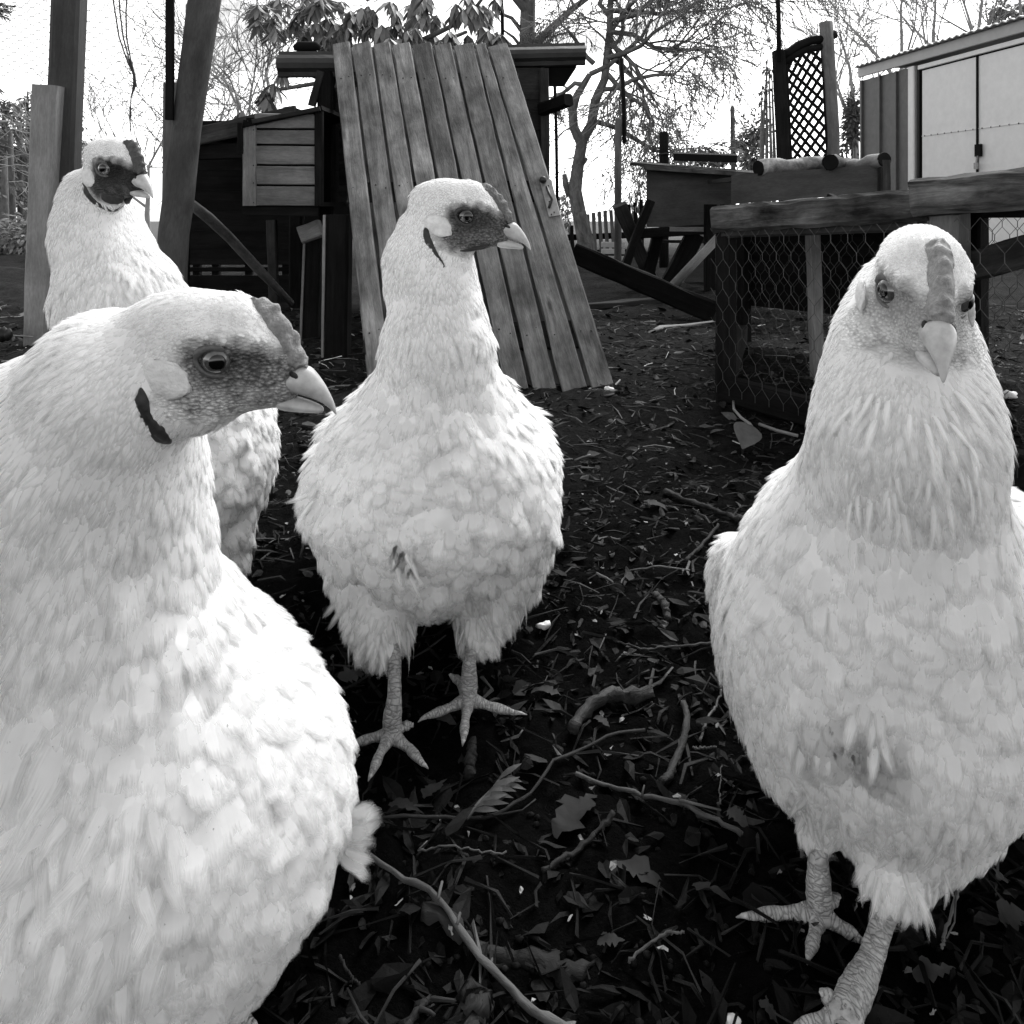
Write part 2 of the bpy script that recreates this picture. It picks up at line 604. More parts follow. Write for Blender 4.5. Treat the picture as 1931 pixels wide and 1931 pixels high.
# ------------------------------------------------------------------ hen coop behind the door
def build_coop():
    Y0 = 2.46
    root = thing('chicken_coop', 'raised dark timber hen coop with a slatted nest box and ridge tiles', 'coop', (W(790, 300, Y0).x, Y0, 0))
    # front and right boards (lap boards show right of the door)
    rows = [(128, 188), (186, 212), (210, 246), (244, 282), (280, 318), (316, 352), (350, 388)]
    for i, (ya, yb) in enumerate(rows):
        c0, c1 = W(640, (ya + yb) / 2, Y0 + .012 * (i % 2)), W(1026, (ya + yb) / 2, Y0 + .012 * (i % 2))
        part('board', b1(c0, c1, (yb - ya) / F * Y0, .014, (0, -.12, 1), 4, .0006), M_mid, root)
    part('corner_post', b1(W(1026, 130, Y0 - .012), W(1028, 350, Y0 - .012), .030, .03, (1, 0, 0), 6, .001), M_mid, root)
    part('corner_post', b1(W(616, 130, Y0 - .02), W(616, 470, Y0 - .02), .05, .05, (1, 0, 0), 4, .001), M_dark, root)
    # left side wall and back wall, dark
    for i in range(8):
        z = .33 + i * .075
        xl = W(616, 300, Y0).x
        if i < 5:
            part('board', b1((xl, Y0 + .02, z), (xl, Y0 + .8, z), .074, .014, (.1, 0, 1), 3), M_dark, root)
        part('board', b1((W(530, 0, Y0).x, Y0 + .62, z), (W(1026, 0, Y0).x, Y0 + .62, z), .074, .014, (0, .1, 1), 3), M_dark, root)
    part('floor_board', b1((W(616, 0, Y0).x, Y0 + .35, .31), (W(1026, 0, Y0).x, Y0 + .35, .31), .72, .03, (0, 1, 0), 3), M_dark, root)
    # strut under the eaves
    part('strut', b1(W(588, 200, Y0 - .04), W(606, 135, Y0 - .04), .022, .02, (1, 0, 0), 4, .001), M_mid, root)
    # roof sheet and ridge tiles
    zt = W(0, 118, Y0).z
    part('roof_panel', b1((W(535, 0, Y0).x, Y0 + .36, zt + .02), (W(1090, 0, Y0).x, Y0 + .36, zt + .02), .60, .02, (0, 1, .05), 4), M_black, root)

    def tile(x0, x1, ytop, ybot, Y, tilt):
        mb = MB()
        prof = []
        h = (ybot - ytop) / F * Y
        # roll-topped ridge tile: upper lip, rounded roll, plain skirt
        for (a, c) in ((.02, 1.0), (-.006, .97), (-.008, .84), (-.02, .80), (-.032, .66), (-.036, .48), (-.032, .30), (-.02, .18), (-.016, .02), (-.002, .0), (.012, .08), (.03, .5), (.05, .98)):
            prof.append((a * 1.1, c * h))
        P0, P1 = W(x0, ybot, Y), W(x1, ybot + tilt, Y)
        vs_, fs, n = [], [], len(prof)
        S = 8
        for i in range(S + 1):
            c = P0.lerp(P1, i / S)
            for (a, z) in prof:
                vs_.append(c + Vector((0, a, z + rng.uniform(-.0006, .0006))))
        for i in range(S):
            for k in range(n):
                k2 = (k + 1) % n
                fs.append((i * n + k, (i + 1) * n + k, (i + 1) * n + k2, i * n + k2))
        fs.append([k for k in range(n)])
        fs.append([S * n + k for k in range(n)][::-1])
        mb.add(vs_, fs)
        part('ridge_tile', mb, M_tile, root)
    tile(527, 640, 96, 147, Y0 - .02, 0)
    tile(630, 950, 90, 140, Y0 + .02, -4)
    tile(940, 1103, 84, 128, Y0 - .01, -4)
    mb = MB()
    c = W(579, 91, Y0)
    mb.tube([c + Vector((-.042, 0, 0)), c + Vector((-.03, 0, .006)), c + Vector((.03, 0, .006)), c + Vector((.042, 0, 0))], [.008, .016, .016, .008], 8)
    part('roof_clip', mb, M_black, root, smooth=True)
    # side beam stub on the right
    part('beam_end', b1(W(1022, 207, Y0 - .03), W(1072, 188, Y0 - .12), .038, .036, (0, 0, 1), 4, .0015), M_dark, root)
    part('batten', b1(W(1024, 300, Y0 - .03), W(1022, 345, Y0 - .03), .02, .02, (1, 0, 0), 2), M_dark, root)
    # legs
    for (xt, yt, xb, yb, w) in ((594, 448, 586, 640, 30), (640, 405, 636, 674, 44), (1000, 400, 1000, 640, 40)):
        p = G(xb, yb)
        Yl = p.y
        top = W(xt, yt, Yl)
        top.z = max(top.z, .30)
        ww = w / F * Yl
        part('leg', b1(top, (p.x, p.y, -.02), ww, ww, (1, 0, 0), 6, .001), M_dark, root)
        part('leg_edge', b1(top + Vector((-ww / 2 - .001, -ww / 2, 0)), Vector((p.x - ww / 2 - .001, p.y - ww / 2, -.02)), .007, .006, (1, 0, 0), 6, .0006), M_pale, root)
    part('end_grain_block', b1(W(568, 444, 2.2), W(606, 430, 2.2), .05, .045, (0, 0, 1), 2, .001), M_nest, root)
    # ---------------- nest box
    YN = 2.12
    nb = thing('nest_box', '', '', (0, 0, 0))
    for kx in ('label', 'category'):
        del nb[kx]
    nb.parent = root
    nb.location = W(530, 300, YN) - root.location
    part('corner_board', b1(W(471, 388, YN - .008), W(471, 234, YN - .008), 24 / F * YN, .014, (1, 0, 0), 5, .0006), M_pale, nb)
    ytops = [212, 243, 273, 311, 349, 389]
    for i in range(5):
        ya, yb = ytops[i], ytops[i + 1]
        a, b_ = W(482, (ya + yb) / 2, YN), W(600, (ya + yb) / 2 + 1, YN)
        part('slat', b1(a, b_, (yb - ya - 4) / F * YN, .014, (0, -.16, 1), 4, .0005), M_nest, nb)
    part('inner_board', b1(W(530, 388, YN + .02), W(530, 222, YN + .02), 132 / F * YN, .006, (1, 0, 0), 2), M_black, nb)
    part('edge_post', b1(W(602, 388, YN - .01), W(602, 205, YN - .01), .022, .02, (1, 0, 0), 4, .0006), M_dark, nb)
    xl, xr = W(459, 0, YN).x, W(602, 0, YN).x
    zb = W(0, 388, YN).z
    for i in range(5):
        z = zb + .03 + i * .046
        part('slat', b1((xl, YN + .006, z), (xl, YN + .32, z), .047, .012, (.15, 0, 1), 3, .0005), M_dark, nb)
    part('floor_board', b1((xl, YN + .16, zb + .004), (xr, YN + .16, zb + .004), .31, .012, (0, 1, 0), 2), M_dark, nb)
    part('skirt', b1(W(458, 397, YN + .02), W(600, 399, YN + .02), .026, .012, (0, 0, 1), 3), M_dark, nb)
    mb = MB()
    a, b_ = W(450, 233, YN - .03), W(606, 199, YN - .03)
    e = Vector((0, .36, .01))
    mb.prism([a, b_, b_ + e, a + e], .012)
    part('lid', mb, M_black, nb)
    part('lid_edge', b1(W(476, 229, YN - .034), W(604, 205, YN - .034), .012, .01, (0, 0, 1), 3, .0004), M_mid, nb)
    part('lid_edge', b1(W(453, 232, YN - .032), W(453, 290, YN - .032), .014, .012, (1, 0, 0), 3, .0004), M_dark, nb)
    k = MB()
    for y in (245, 312, 345, 382):
        k.ball(W(478, y, YN - .016), .002, 6, 4)
    part('nails', k, M_iron, nb)


build_coop()

# ------------------------------------------------------------------ lean-to behind
def build_lean_to():
    Y = 2.95
    root = thing('lean_to', 'dark open lean-to of horizontal boards behind the trunk post', 'shed', (W(450, 0, Y).x, Y, 0))
    part('roof_board', b1(W(352, 262, Y), W(560, 216, Y), 34 / F * Y, .03, (0, 0, 1), 5, .001), M_mid, root)
    part('fascia_board', b1(W(352, 288, Y + .03), W(560, 280, Y + .03), 30 / F * Y, .025, (0, 0, 1), 4, .001), M_dark, root)
    mb = MB()
    a, b_ = W(350, 249, Y + .01), W(560, 204, Y + .01)
    e = Vector((0, .9, .02))
    mb.prism([a, b_, b_ + e, a + e], .02)
    part('roof_sheet', mb, M_black, root)
    for (ya, yb) in ((228, 260), (258, 288), (285, 322), (322, 360), (360, 398), (398, 436), (436, 470), (470, 499), (504, 512), (519, 552), (552, 588)):
        c = (ya + yb) / 2
        part('board', b1(W(335, c, Y + .3), W(640, c + rng.uniform(-.5, .5), Y + .3), (yb - ya) / F * (Y + .3) * 1.004, .018, (0, .0, 1), 4, .0006), M_dark, root)
    for x in (372, 408, 470, 540):
        part('stud', b1(W(x, 300, Y + .33), (W(x, 0, Y + .33).x, Y + .33, 0), .03, .03, (1, 0, 0), 2), M_dark, root)
    part('prop_post', b1(W(512, 415, Y - .1), (W(518, 0, Y - .1).x, Y - .1, .02), 17 / F * Y, .03, (1, 0, 0), 4, .001), M_mid, root)
    for (x, z) in ((342, .0), (560, .0)):
        part('post', b1(W(x, 262, Y), (W(x, 0, Y).x, Y, -.02), .05, .05, (1, 0, 0), 3, .001), M_dark, root)


build_lean_to()
root = thing('leaning_pole', 'thin bark pole leaning diagonally across the lean-to opening', 'pole', G(548, 592))
mb = MB()
pp = [W(345, 372, 2.2), W(395, 412, 2.35), (W(432, 448, 2.48)), W(486, 506, 2.66), W(550, 572, 2.82)]
mb.tube(pp, [.014, .017, .016, .016, .011], 8, wob=.08)
part('pole', mb, M_bark, root, smooth=True)

# ------------------------------------------------------------------ posts and trunk at the left
p = G(74, 652)
root = thing('square_post', 'short pale square fence post beside the taller dark post', 'post', p)
part('shaft', b1((p.x, p.y, -.03), W(92, 162, p.y - .02), 46 / F * p.y, .06, (1, 0, 0), 8, .0015), wood('grey_post', .17, .26, .8, (3, 40, 1), .3, .4, .1, .3), root)
p = G(106, 648)
root = thing('tall_post', 'tall dark timber post rising out of the top of the photo', 'post', p)
part('shaft', b1((p.x, p.y, -.03), W(133, -60, p.y), 50 / F * p.y, .08, (1, .22, 0), 8, .0015), wood('tall_post_wood', .03, .055, .8, (3, 50, 1), .3, .4, .1, .3), root)
p = G(328, 690)
root = thing('trunk_post', 'leaning bare tree trunk used as a fence post', 'trunk', p)
mb = MB()
pts = [(398, -70, 29), (383, 20, 29), (372, 100, 29), (360, 180, 28), (352, 240, 27), (344, 310, 27), (336, 380, 27), (328, 440, 27), (322, 520, 28), (320, 640, 30), (320, 700, 32)]
mb.tube([W(x, y, 1.9) for x, y, r in pts], [r / F * 1.9 for x, y, r in pts], 14, wob=.05)
part('trunk', mb, wood('smooth_bark', .035, .075, .85, (10, 26, 1), .5, .7, .1, .4), root, smooth=True)
p = G(322, 688)
root = thing('short_post', 'short squared post standing against the leaning trunk', 'post', (W(330, 0, 1.95).x, 1.95, 0))
part('shaft', b1((W(324, 0, 1.95).x, 1.95, -.02), W(332, 158, 1.95), 38 / F * 1.95, .04, (1, 0, 0), 8, .0015), M_post, root)
root = thing('slim_pole', 'slim dark pole beside the trunk, cut off by the top edge', 'pole', (W(322, 0, 1.87).x, 1.87, .2))
part('shaft', b1(W(320, 226, 1.87), W(321, -50, 1.87), 14 / F * 1.87, .014, (1, 0, 0), 5, .0004), M_dark, root)
root = thing('electric_fence', 'thin fence wire with a dark round insulator beside the pale post', 'fence', G(20, 700))
mb = MB()
mb.tube([W(-60, 628, 2.1), W(8, 631, 2.1), W(30, 633, 2.12), W(62, 635, 2.15)], .0022, 6)
part('wire', mb, M_metal, root)
mb = MB()
mb.tube([W(x, 631, 2.1) for x in (-8, -2, 2, 6, 12, 16, 22)], [.008, .02, .014, .022, .012, .018, .006], 10)
part('insulator', mb, M_iron, root, smooth=True)
mb = MB()
mb.tube([W(-60, 500, 2.3), W(70, 508, 2.3)], .001, 4)
mb.tube([W(-60, 462, 2.3), W(70, 474, 2.3)], .001, 4)
part('wire', mb, M_wire, root)

# ------------------------------------------------------------------ hexagonal wire netting
def hexnet(mb, f, nu, nv, r, n=3, sag=0.0, tone=1.0, keep=None):
    """twisted hexagonal netting; f(u, v) gives the point for cell coordinates"""
    for i in range(nu):
        for j in range(nv):
            oy = .5 if i % 2 else 0
            if keep and not keep(i / nu, j / nv):
                continue

            def P(a, b):
                return f((i + a) / nu, (j + oy + b) / nv)
            a, b_, c, d = P(-.17, 0), P(.17, 0), P(.5 - .17 + .16, .5), P(.5 - .17 + .16, -.5)
            mb.tube([P(-.2, 0), P(.2, 0)], r * 1.5, n, tone, cap=False)
            mb.tube([P(.2, 0), P(.8, .5)], r, n, tone, cap=False)
            mb.tube([P(.2, 0), P(.8, -.5)], r, n, tone, cap=False)


def flat_net(name_loc, corners, cell, r, parent, mat_, wave=0.0, keep=None, rot=False):
    a, b_, c, d = [Vector(q) for q in corners]      # a-b bottom, d-c top
    nu = max(2, int((b_ - a).length / cell))
    nv = max(2, int((d - a).length / (cell * 1.1)))
    nrm = (b_ - a).cross(d - a).normalized()

    def f(u, v):
        if rot:
            u, v = v, u
        p = a.lerp(b_, u).lerp(d.lerp(c, u), v)
        w = wave * (float(mnoise.noise(Vector((u * 3, v * 4, 1.3)))) + .4 * float(mnoise.noise(Vector((u * 11, v * 9, 4)))))
        return p + nrm * w + (b_ - a).normalized() * (w * .5) + Vector((0, 0, w * .4))
    mb = MB()
    if rot:
        nu, nv = int((d - a).length / cell), int((b_ - a).length / (cell * 1.1))
    hexnet(mb, f, nu, nv, r, keep=keep)
    return part('wire_mesh', mb, mat_, parent)


root = thing('wire_netting', 'pale hexagonal wire netting hung between the left posts', 'netting', W(230, 300, 2.2))
flat_net(None, [W(-20, 190, 2.36), W(330, 330, 2.32), W(330, -60, 2.32), W(-20, -60, 2.36)], .021, .0009, root, M_wire_far, .03,
         keep=lambda u, v: v > .14 + .16 * math.sin(u * 4))
mb = MB()
for off in (0, 1.2, 2.4):
    pts = [(208 + off * 14, -40), (216 + off * 9, 20), (226 + off * 6, 70), (240 + off * 3, 110), (252, 140), (254 + off, 160), (248, 185), (247 - off, 225), (246, 255)]
    mb.tube([W(x + rng.uniform(-2, 2), y, 2.08) for x, y in pts], [.0024, .002, .0022, .002, .0025, .002, .0016, .001, .0005], 5)
for k in range(26):
    y = -30 + k * 7.5
    x0 = 212 + k * 1.4
    mb.tube([W(x0, y, 2.08), W(x0 + 18 - k * .5, y + 8, 2.09)], .0007, 3)
part('torn_strand', mb, M_iron, root)

# ------------------------------------------------------------------ fallen beam, plank, hutch, bench
root = thing('fallen_beam', 'thick dark beam slanting down to the yard in front of the hutch', 'beam', G(1340, 598))
part('beam', b1(W(1085, 478, 2.95), G(1352, 592, .028), .075, .055, (0, .2, 1), 8, .003), M_dark, root)
root = thing('ground_plank', 'wet plank lying flat on the ground behind the fallen beam', 'plank', G(1180, 572))
part('plank', b1(G(1105, 578, .012), G(1245, 566, .02), .06, .022, (0, 1, 0), 5, .002), M_mid, root)
root = thing('bark_strip', 'pale curled bark strip lying below the fallen beam', 'bark', G(1290, 616))
mb = MB()
mb.tube([G(1222, 628, .01), G(1250, 617, .012), G(1290, 614, .014), G(1345, 606, .012)], [.006, .014, .012, .005], 7, flat=((0, 0, 1), .5), wob=.2)
part('strip', mb, M_pale, root, smooth=True)


def build_hutch():
    Y = 3.55
    root = thing('hutch', 'plywood box hutch with a flat lid on crossed legs', 'hutch', (W(1300, 0, Y).x, Y, 0))
    mb = MB()
    mb.prism([W(1219, 428, Y), W(1386, 428, Y), W(1386, 318, Y), W(1219, 318, Y)], -.012, (0, -1, 0))
    part('front_panel', mb, M_ply, root)
    mb = MB()
    mb.prism([W(1219, 428, Y + .014), W(1219, 318, Y + .014), W(1228, 318, Y + .42), W(1228, 428, Y + .42)], .012, (-1, 0, 0))
    part('side_panel', mb, M_dark, root)
    mb = MB()
    a, b_, c, d = W(1188, 306, Y - .05), W(1424, 326, Y - .12), W(1424, 322, Y + .5), W(1200, 304, Y + .5)
    mb.prism([a, b_, c, d], .014, (0, 0, 1))
    part('lid', mb, M_mid, root)
    part('lid_edge', b1(W(1214, 316, Y - .10), W(1424, 330, Y - .13), .02, .014, (0, 0, 1), 4, .0008), M_run, root)
    part('bearer', b1(W(1200, 441, Y - .03), W(1340, 432, Y - .03), .045, .05, (0, 0, 1), 3, .001), M_dark, root)
    part('rail', b1(W(1262, 432, Y - .05), W(1356, 433, Y - .05), .022, .02, (0, 0, 1), 3, .001), M_pale, root)
    part('rail', b1(W(1230, 455, Y + .2), W(1340, 456, Y + .2), .016, .02, (0, 0, 1), 3, .001), M_mid, root)
    part('leg', b1(W(1168, 386, Y - .02), G(1236, 546), 26 / F * Y, .04, (1, 0, 0), 6, .002), M_mid, root)
    part('leg', b1(W(1227, 378, Y - .09), W(1176, 508, Y - .09), 15 / F * Y, .04, (1, 0, 0), 6, .002), M_dark, root)
    part('leg', b1(W(1240, 445, Y + .06), W(1222, 520, Y + .06), 22 / F * Y, .04, (1, 0, 0), 4, .002), M_dark, root)
    part('leg', b1(W(1312, 440, Y + .08), W(1250, 560, Y + .08), 34 / F * Y, .05, (1, 0, 0), 4, .002), M_dark, root)
    mb = MB()
    mb.tube([W(1356, 446, Y - .35), W(1310, 495, Y - .35), W(1266, 542, Y - .35)], [8.5 / F * 3.2] * 3, 10, wob=.07)
    part('brace_pole', mb, M_pale, root, smooth=True)
    part('back_board', b1(W(1290, 515, Y + .3), W(1380, 515, Y + .3), .20, .015, (0, 0, 1), 3), M_ply, root)
    root2 = thing('lid_weight', 'black flat board lying on the lid of the plywood hutch', 'board', W(1330, 308, Y))
    mb = MB()
    mb.prism([W(1270, 303, Y + .02), W(1390, 307, Y + .02), W(1390, 303, Y + .3), W(1272, 299, Y + .3)], -.034, (0, 0, 1))
    part('board', mb, M_black, root2)


build_hutch()


def build_bench():
    Y = 2.9
    root = thing('raised_box', 'long low plywood box behind the wire run, logs lying on top', 'box', (W(1530, 0, Y).x, Y, 0))
    a, b_ = W(1379, 385, Y), W(1662, 364, Y - .25)
    c, d = W(1662, 310, Y - .25), W(1379, 331, Y)
    mb = MB()
    mb.prism([a, b_, c, d], -.018, (b_ - a).cross(d - a))
    part('front_panel', mb, M_ply, root)
    part('end_post', b1(W(1667, 366, Y - .27), W(1667, 302, Y - .27), .034, .034, (1, 0, 0), 3, .001), M_mid, root)
    mb = MB()
    e = Vector((.05, .55, 0))
    mb.prism([d + Vector((0, .004, -.006)), c + Vector((0, .004, -.006)), c + e, d + e], .016)
    part('top_panel', mb, M_mid, root)
    for q in (a, b_):
        part('leg', b1(q + Vector((0, .05, 0)), (q.x, q.y + .05, -.02), .05, .05, (1, 0, 0), 3, .001), M_dark, root)
        part('leg', b1(q + Vector((.05, .5, 0)), (q.x + .05, q.y + .5, -.02), .05, .05, (1, 0, 0), 3, .001), M_dark, root)
    M_birch = wood('birch_bark', .14, .42, .85, (40, 24, 1), .7, .8, .1, .8)

    def log(p0, p1, r0, r1, label, m_):
        t = thing('log', label, 'log', p0)
        mb = MB()
        n = 12
        mb.tube([p0.lerp(p1, i / n) + Vector((0, 0, .004 * math.sin(i))) for i in range(n + 1)], [r0 + (r1 - r0) * i / n for i in range(n + 1)], 14, wob=.10, cap=False)
        part('bark', mb, m_, t, smooth=True)
        mb = MB()
        dd = (p1 - p0).normalized()
        mb.tube([p0 + dd * .004, p0 - dd * .003], [r0 * .99, r0 * .95], 14)
        part('cut_end', mb, M_black, t)
        mb = MB()
        mb.tube([p1 - dd * .004, p1 + dd * .003], [r1 * .99, r1 * .95], 14)
        part('cut_end', mb, M_black, t)
    log(W(1430, 317, Y - .05), W(1585, 306, Y + .1), .030, .027, 'pale birch log with a dark cut end nearest the hutch lid', M_birch)
    log(W(1566, 306, Y - .2), W(1615, 314, Y + .2), .028, .024, 'short dark log end sticking out over the raised box', M_bark)
    log(W(1600, 314, Y - .10), W(1668, 301, Y - .28), .020, .026, 'thin pale log at the right end of the raised box', M_pale)


build_bench()

# ------------------------------------------------------------------ wire run at the right
def build_run():
    FL, FR = W(1365, 400, 1.56), W(2150, 400, .96)
    BL, BR = W(1400, 400, 2.25), W(2200, 400, 1.50)
    root = thing('wire_run', 'low weathered timber pen covered with hexagonal chicken wire', 'pen', (FL.x, FL.y, 0))

    def at(A, B, t, z):
        q = A.lerp(B, t)
        return Vector((q.x, q.y, z))

    def tx(px, A, B):
        lo, hi = 0.0, 1.0
        for _ in range(40):
            m_ = (lo + hi) / 2
            q = A.lerp(B, m_)
            if CX + F * q.x / q.y < px:
                lo = m_
            else:
                hi = m_
        return lo
    dirn = (FR - FL).normalized()
    out = Vector((dirn.y, -dirn.x, 0))
    if out.y > 0:
        out = -out
    # rails
    t1_, t2_ = tx(1765, FL, FR), tx(1748, FL, FR)
    part('top_rail', b1(at(FL, FR, -.012, .372) + out * .012, at(FL, FR, t1_, .402) + out * .012, .052, .034, (0, 0, 1), 14, .0022, .2), M_run, root)
    part('top_rail', b1(at(FL, FR, t2_, .412) + out * .03, at(FL, FR, 1, .43) + out * .03, .058, .034, (0, 0, 1), 10, .002, .2), M_run, root)
    part('under_rail', b1(at(FL, FR, .01, .350), at(FL, FR, .6, .376), .03, .03, (0, 0, 1), 8, .001), M_mid, root)
    part('top_rail', b1(at(BL, BR, 0, .385), at(BL, BR, 1, .40), .045, .035, (0, 0, 1), 6, .001), M_mid, root)
    part('bottom_rail', b1(at(FL, FR, 0, .03), at(FL, FR, 1, .03), .05, .03, (0, 0, 1), 8, .001), M_dark, root)
    part('side_rail', b1(at(FL, BL, 0, .03), at(FL, BL, 1, .03), .05, .03, (0, 0, 1), 5, .001), M_dark, root)
    part('side_rail', b1(at(FL, BL, 0, .375), at(FL, BL, 1, .38), .045, .03, (0, 0, 1), 5, .001), M_run, root)
    # posts
    part('post', b1(at(FL, FR, .008, -.01), at(FL, FR, .008, .36), .034, .030, dirn, 8, .0015), M_dark, root)
    t3 = tx(1790, FL, FR)
    part('post', b1(at(FL, FR, t3, -.01), at(FL, FR, t3, .40), .046, .045, dirn, 8, .0015), M_post, root)
    part('post', b1((W(1542, 0, 1.78).x, 1.78, -.01), W(1532, 430, 1.78), .026, .03, (1, 0, 0), 8, .0012), M_pale, root)
    t5 = tx(1838, BL, BR)
    part('post', b1(at(BL, BR, t5, -.01), at(BL, BR, t5, .39), .045, .045, dirn, 6, .0012), M_dark, root)
    part('post', b1(at(BL, BR, 0, -.01), at(BL, BR, 0, .39), .04, .04, dirn, 5, .0012), M_dark, root)
    for i in range(5):
        z = .135 + i * .052
        part('back_board', b1(at(BL, BR, 0, z) - out * .03, at(BL, BR, tx(1775, BL, BR), z + .004) - out * (.03 + .004 * (i % 2)), .056, .012, (0, 0, 1), 4, .0008), M_dark, root)
    # slanting board
    part('brace', b1(at(FL, FR, tx(1775, FL, FR), .30) - out * .04, at(FL, FR, 1, .385) - out * .04, .045, .025, (0, 0, 1), 6, .0015), M_mid, root)
    part('brace', b1(W(1712, 470, 1.7), W(1560, 380, 1.9), .045, .02, (0, 0, 1), 5, .001), M_dark, root)
    # top boards
    mb = MB()
    mb.prism([at(FL, FR, .02, .395), at(FL, FR, 1, .42), at(BL, BR, 1, .42), at(BL, BR, .02, .40)], .01, (0, 0, 1))
    part('roof_felt', mb, M_black, root)
    # mesh panels
    flat_net(None, [at(FL, FR, 0, .03) + out * .02, at(FL, FR, 1, .03) + out * .02, at(FL, FR, 1, .40) + out * .02, at(FL, FR, 0, .36) + out * .02], .029, .0005, root, M_wire, .004, rot=True)
    flat_net(None, [at(FL, BL, 0, .03) - dirn * .02, at(FL, BL, 1, .03) - dirn * .02, at(FL, BL, 1, .38) - dirn * .02, at(FL, BL, 0, .36) - dirn * .02], .029, .0005, root, M_wire, .004, rot=True)
    flat_net(None, [at(BL, BR, 0, .03), at(BL, BR, 1, .03), at(BL, BR, 1, .40), at(BL, BR, 0, .36)], .027, .0006, root, M_wire, .004, rot=True)
    t = thing('felt_lump', 'dark lump of crumpled roofing felt on the pen rail', 'felt', at(FL, FR, t3, .43))
    mb = MB()
    c = W(1775, 349, 1.2)
    mb.ball(c, (.03, .03, .011), 12, 7)
    for i, v in enumerate(mb.v):
        mb.v[i] = v + Vector((0, 0, .006 * float(mnoise.noise(v * 40))))
    part('felt', mb, M_black, t, smooth=True)
    # rough twigs caught in the bottom of the mesh
    t = thing('pen_branch', 'thin branch lying along the foot of the wire pen', 'branch', G(1440, 740))
    mb = MB()
    mb.tube([G(1425, 728, .03), G(1465, 742, .035), G(1520, 765, .03), G(1560, 790, .01)], [.003, .006, .006, .004], 7, wob=.1)
    part('stem', mb, M_bark, t, smooth=True)
    t = thing('dead_leaf_sprig', 'curled dead leaf on a bent pale stalk at the pen corner', 'leaf', G(1400, 850))
    mb = MB()
    mb.tube([G(1383, 757, .02), G(1384, 772, .025), G(1398, 788, .03), G(1415, 800, .03), G(1422, 812, .02)], .0025, 6)
    mb.tube([G(1432, 800, .03), G(1465, 812, .03), G(1505, 822, .025)], .003, 6)
    part('stalk', mb, M_pale, t, smooth=True)
    mb = MB()
    p0 = G(1412, 800, .035)
    mb.leaf(p0, G(1400, 862, .01) - p0, (0, -.8, .6), .062, .048, 1.0, .2, .2, 7, .8)
    part('blade', mb, M_leafl, t, smooth=True)


M_leafl = toned('dead_leaf', 0.075, .6, .35, 60, .1)
build_run()

# ------------------------------------------------------------------ trellis screen
def build_trellis():
    Y = 4.8
    root = thing('trellis_screen', 'curved-top lattice trellis panel between two posts', 'trellis', (W(1520, 0, Y).x, Y, 0))
    part('post', b1((W(1487, 0, Y).x, Y, -.02), W(1468, 96, Y), 20 / F * Y, .07, (1, 0, 0), 6, .002), M_dark, root)
    part('post', t1([(W(1572, 0, Y).x, Y, -.02), W(1570, 250, Y), W(1562, 120, Y), W(1557, 42, Y)], 12.5 / F * Y, 12, wob=.03), M_post, root, smooth=True)
    xl0, xl1 = 1478, 1487
    xr0, xr1 = 1551, 1565

    def edge(t, s):
        """t 0 top..1 bottom, s 0 left..1 right"""
        x = (xl0 + (xl1 - xl0) * t) * (1 - s) + (xr0 + (xr1 - xr0) * t) * s
        ytop = 118 - 36 * (s ** .6)
        return x, ytop + (305 - ytop) * t
    part('frame', b1(W(1480, 114, Y), W(1489, 305, Y), .03, .03, (1, 0, 0), 4), M_dark, root)
    part('frame', b1(W(1552, 78, Y), W(1563, 305, Y), .025, .03, (1, 0, 0), 4), M_dark, root)
    mb = MB()
    mb.tube([W(1472, 104, Y), W(1486, 100, Y), W(1505, 86, Y), W(1530, 76, Y), W(1552, 74, Y), W(1575, 64, Y)], [.028] * 6, 8)
    part('top_rail', mb, M_dark, root, smooth=True)
    mb = MB()
    mb.tube([W(1478, 120, Y), W(1495, 106, Y), W(1520, 94, Y), W(1552, 88, Y)], [.022] * 4, 8)
    part('top_rail', mb, M_dark, root, smooth=True)
    # lattice strips, clipped to the panel
    import itertools
    n = 0
    for sgn in (1, -1):
        for k in range(-5, 14):
            # lines in panel coordinates: x across 0..1, y down 0..1 (aspect 75:200)
            pts = []
            for i in range(41):
                s = i / 40
                y = (k * .112) + .03 + sgn * s * .48 + (0 if sgn > 0 else .0)
                if 0 <= y <= 1:
                    pts.append((s, y))
            if len(pts) > 2:
                (sa, ya), (sb, yb) = pts[0], pts[-1]
                x0, y0 = edge(ya, sa)
                x1, y1 = edge(yb, sb)
                off = .006 * sgn
                part('lattice_strip', b1(W(x0, y0, Y + off), W(x1, y1, Y + off), .019, .009, (1, 0, .6 * sgn), 2), M_dark, root)
                n += 1


build_trellis()

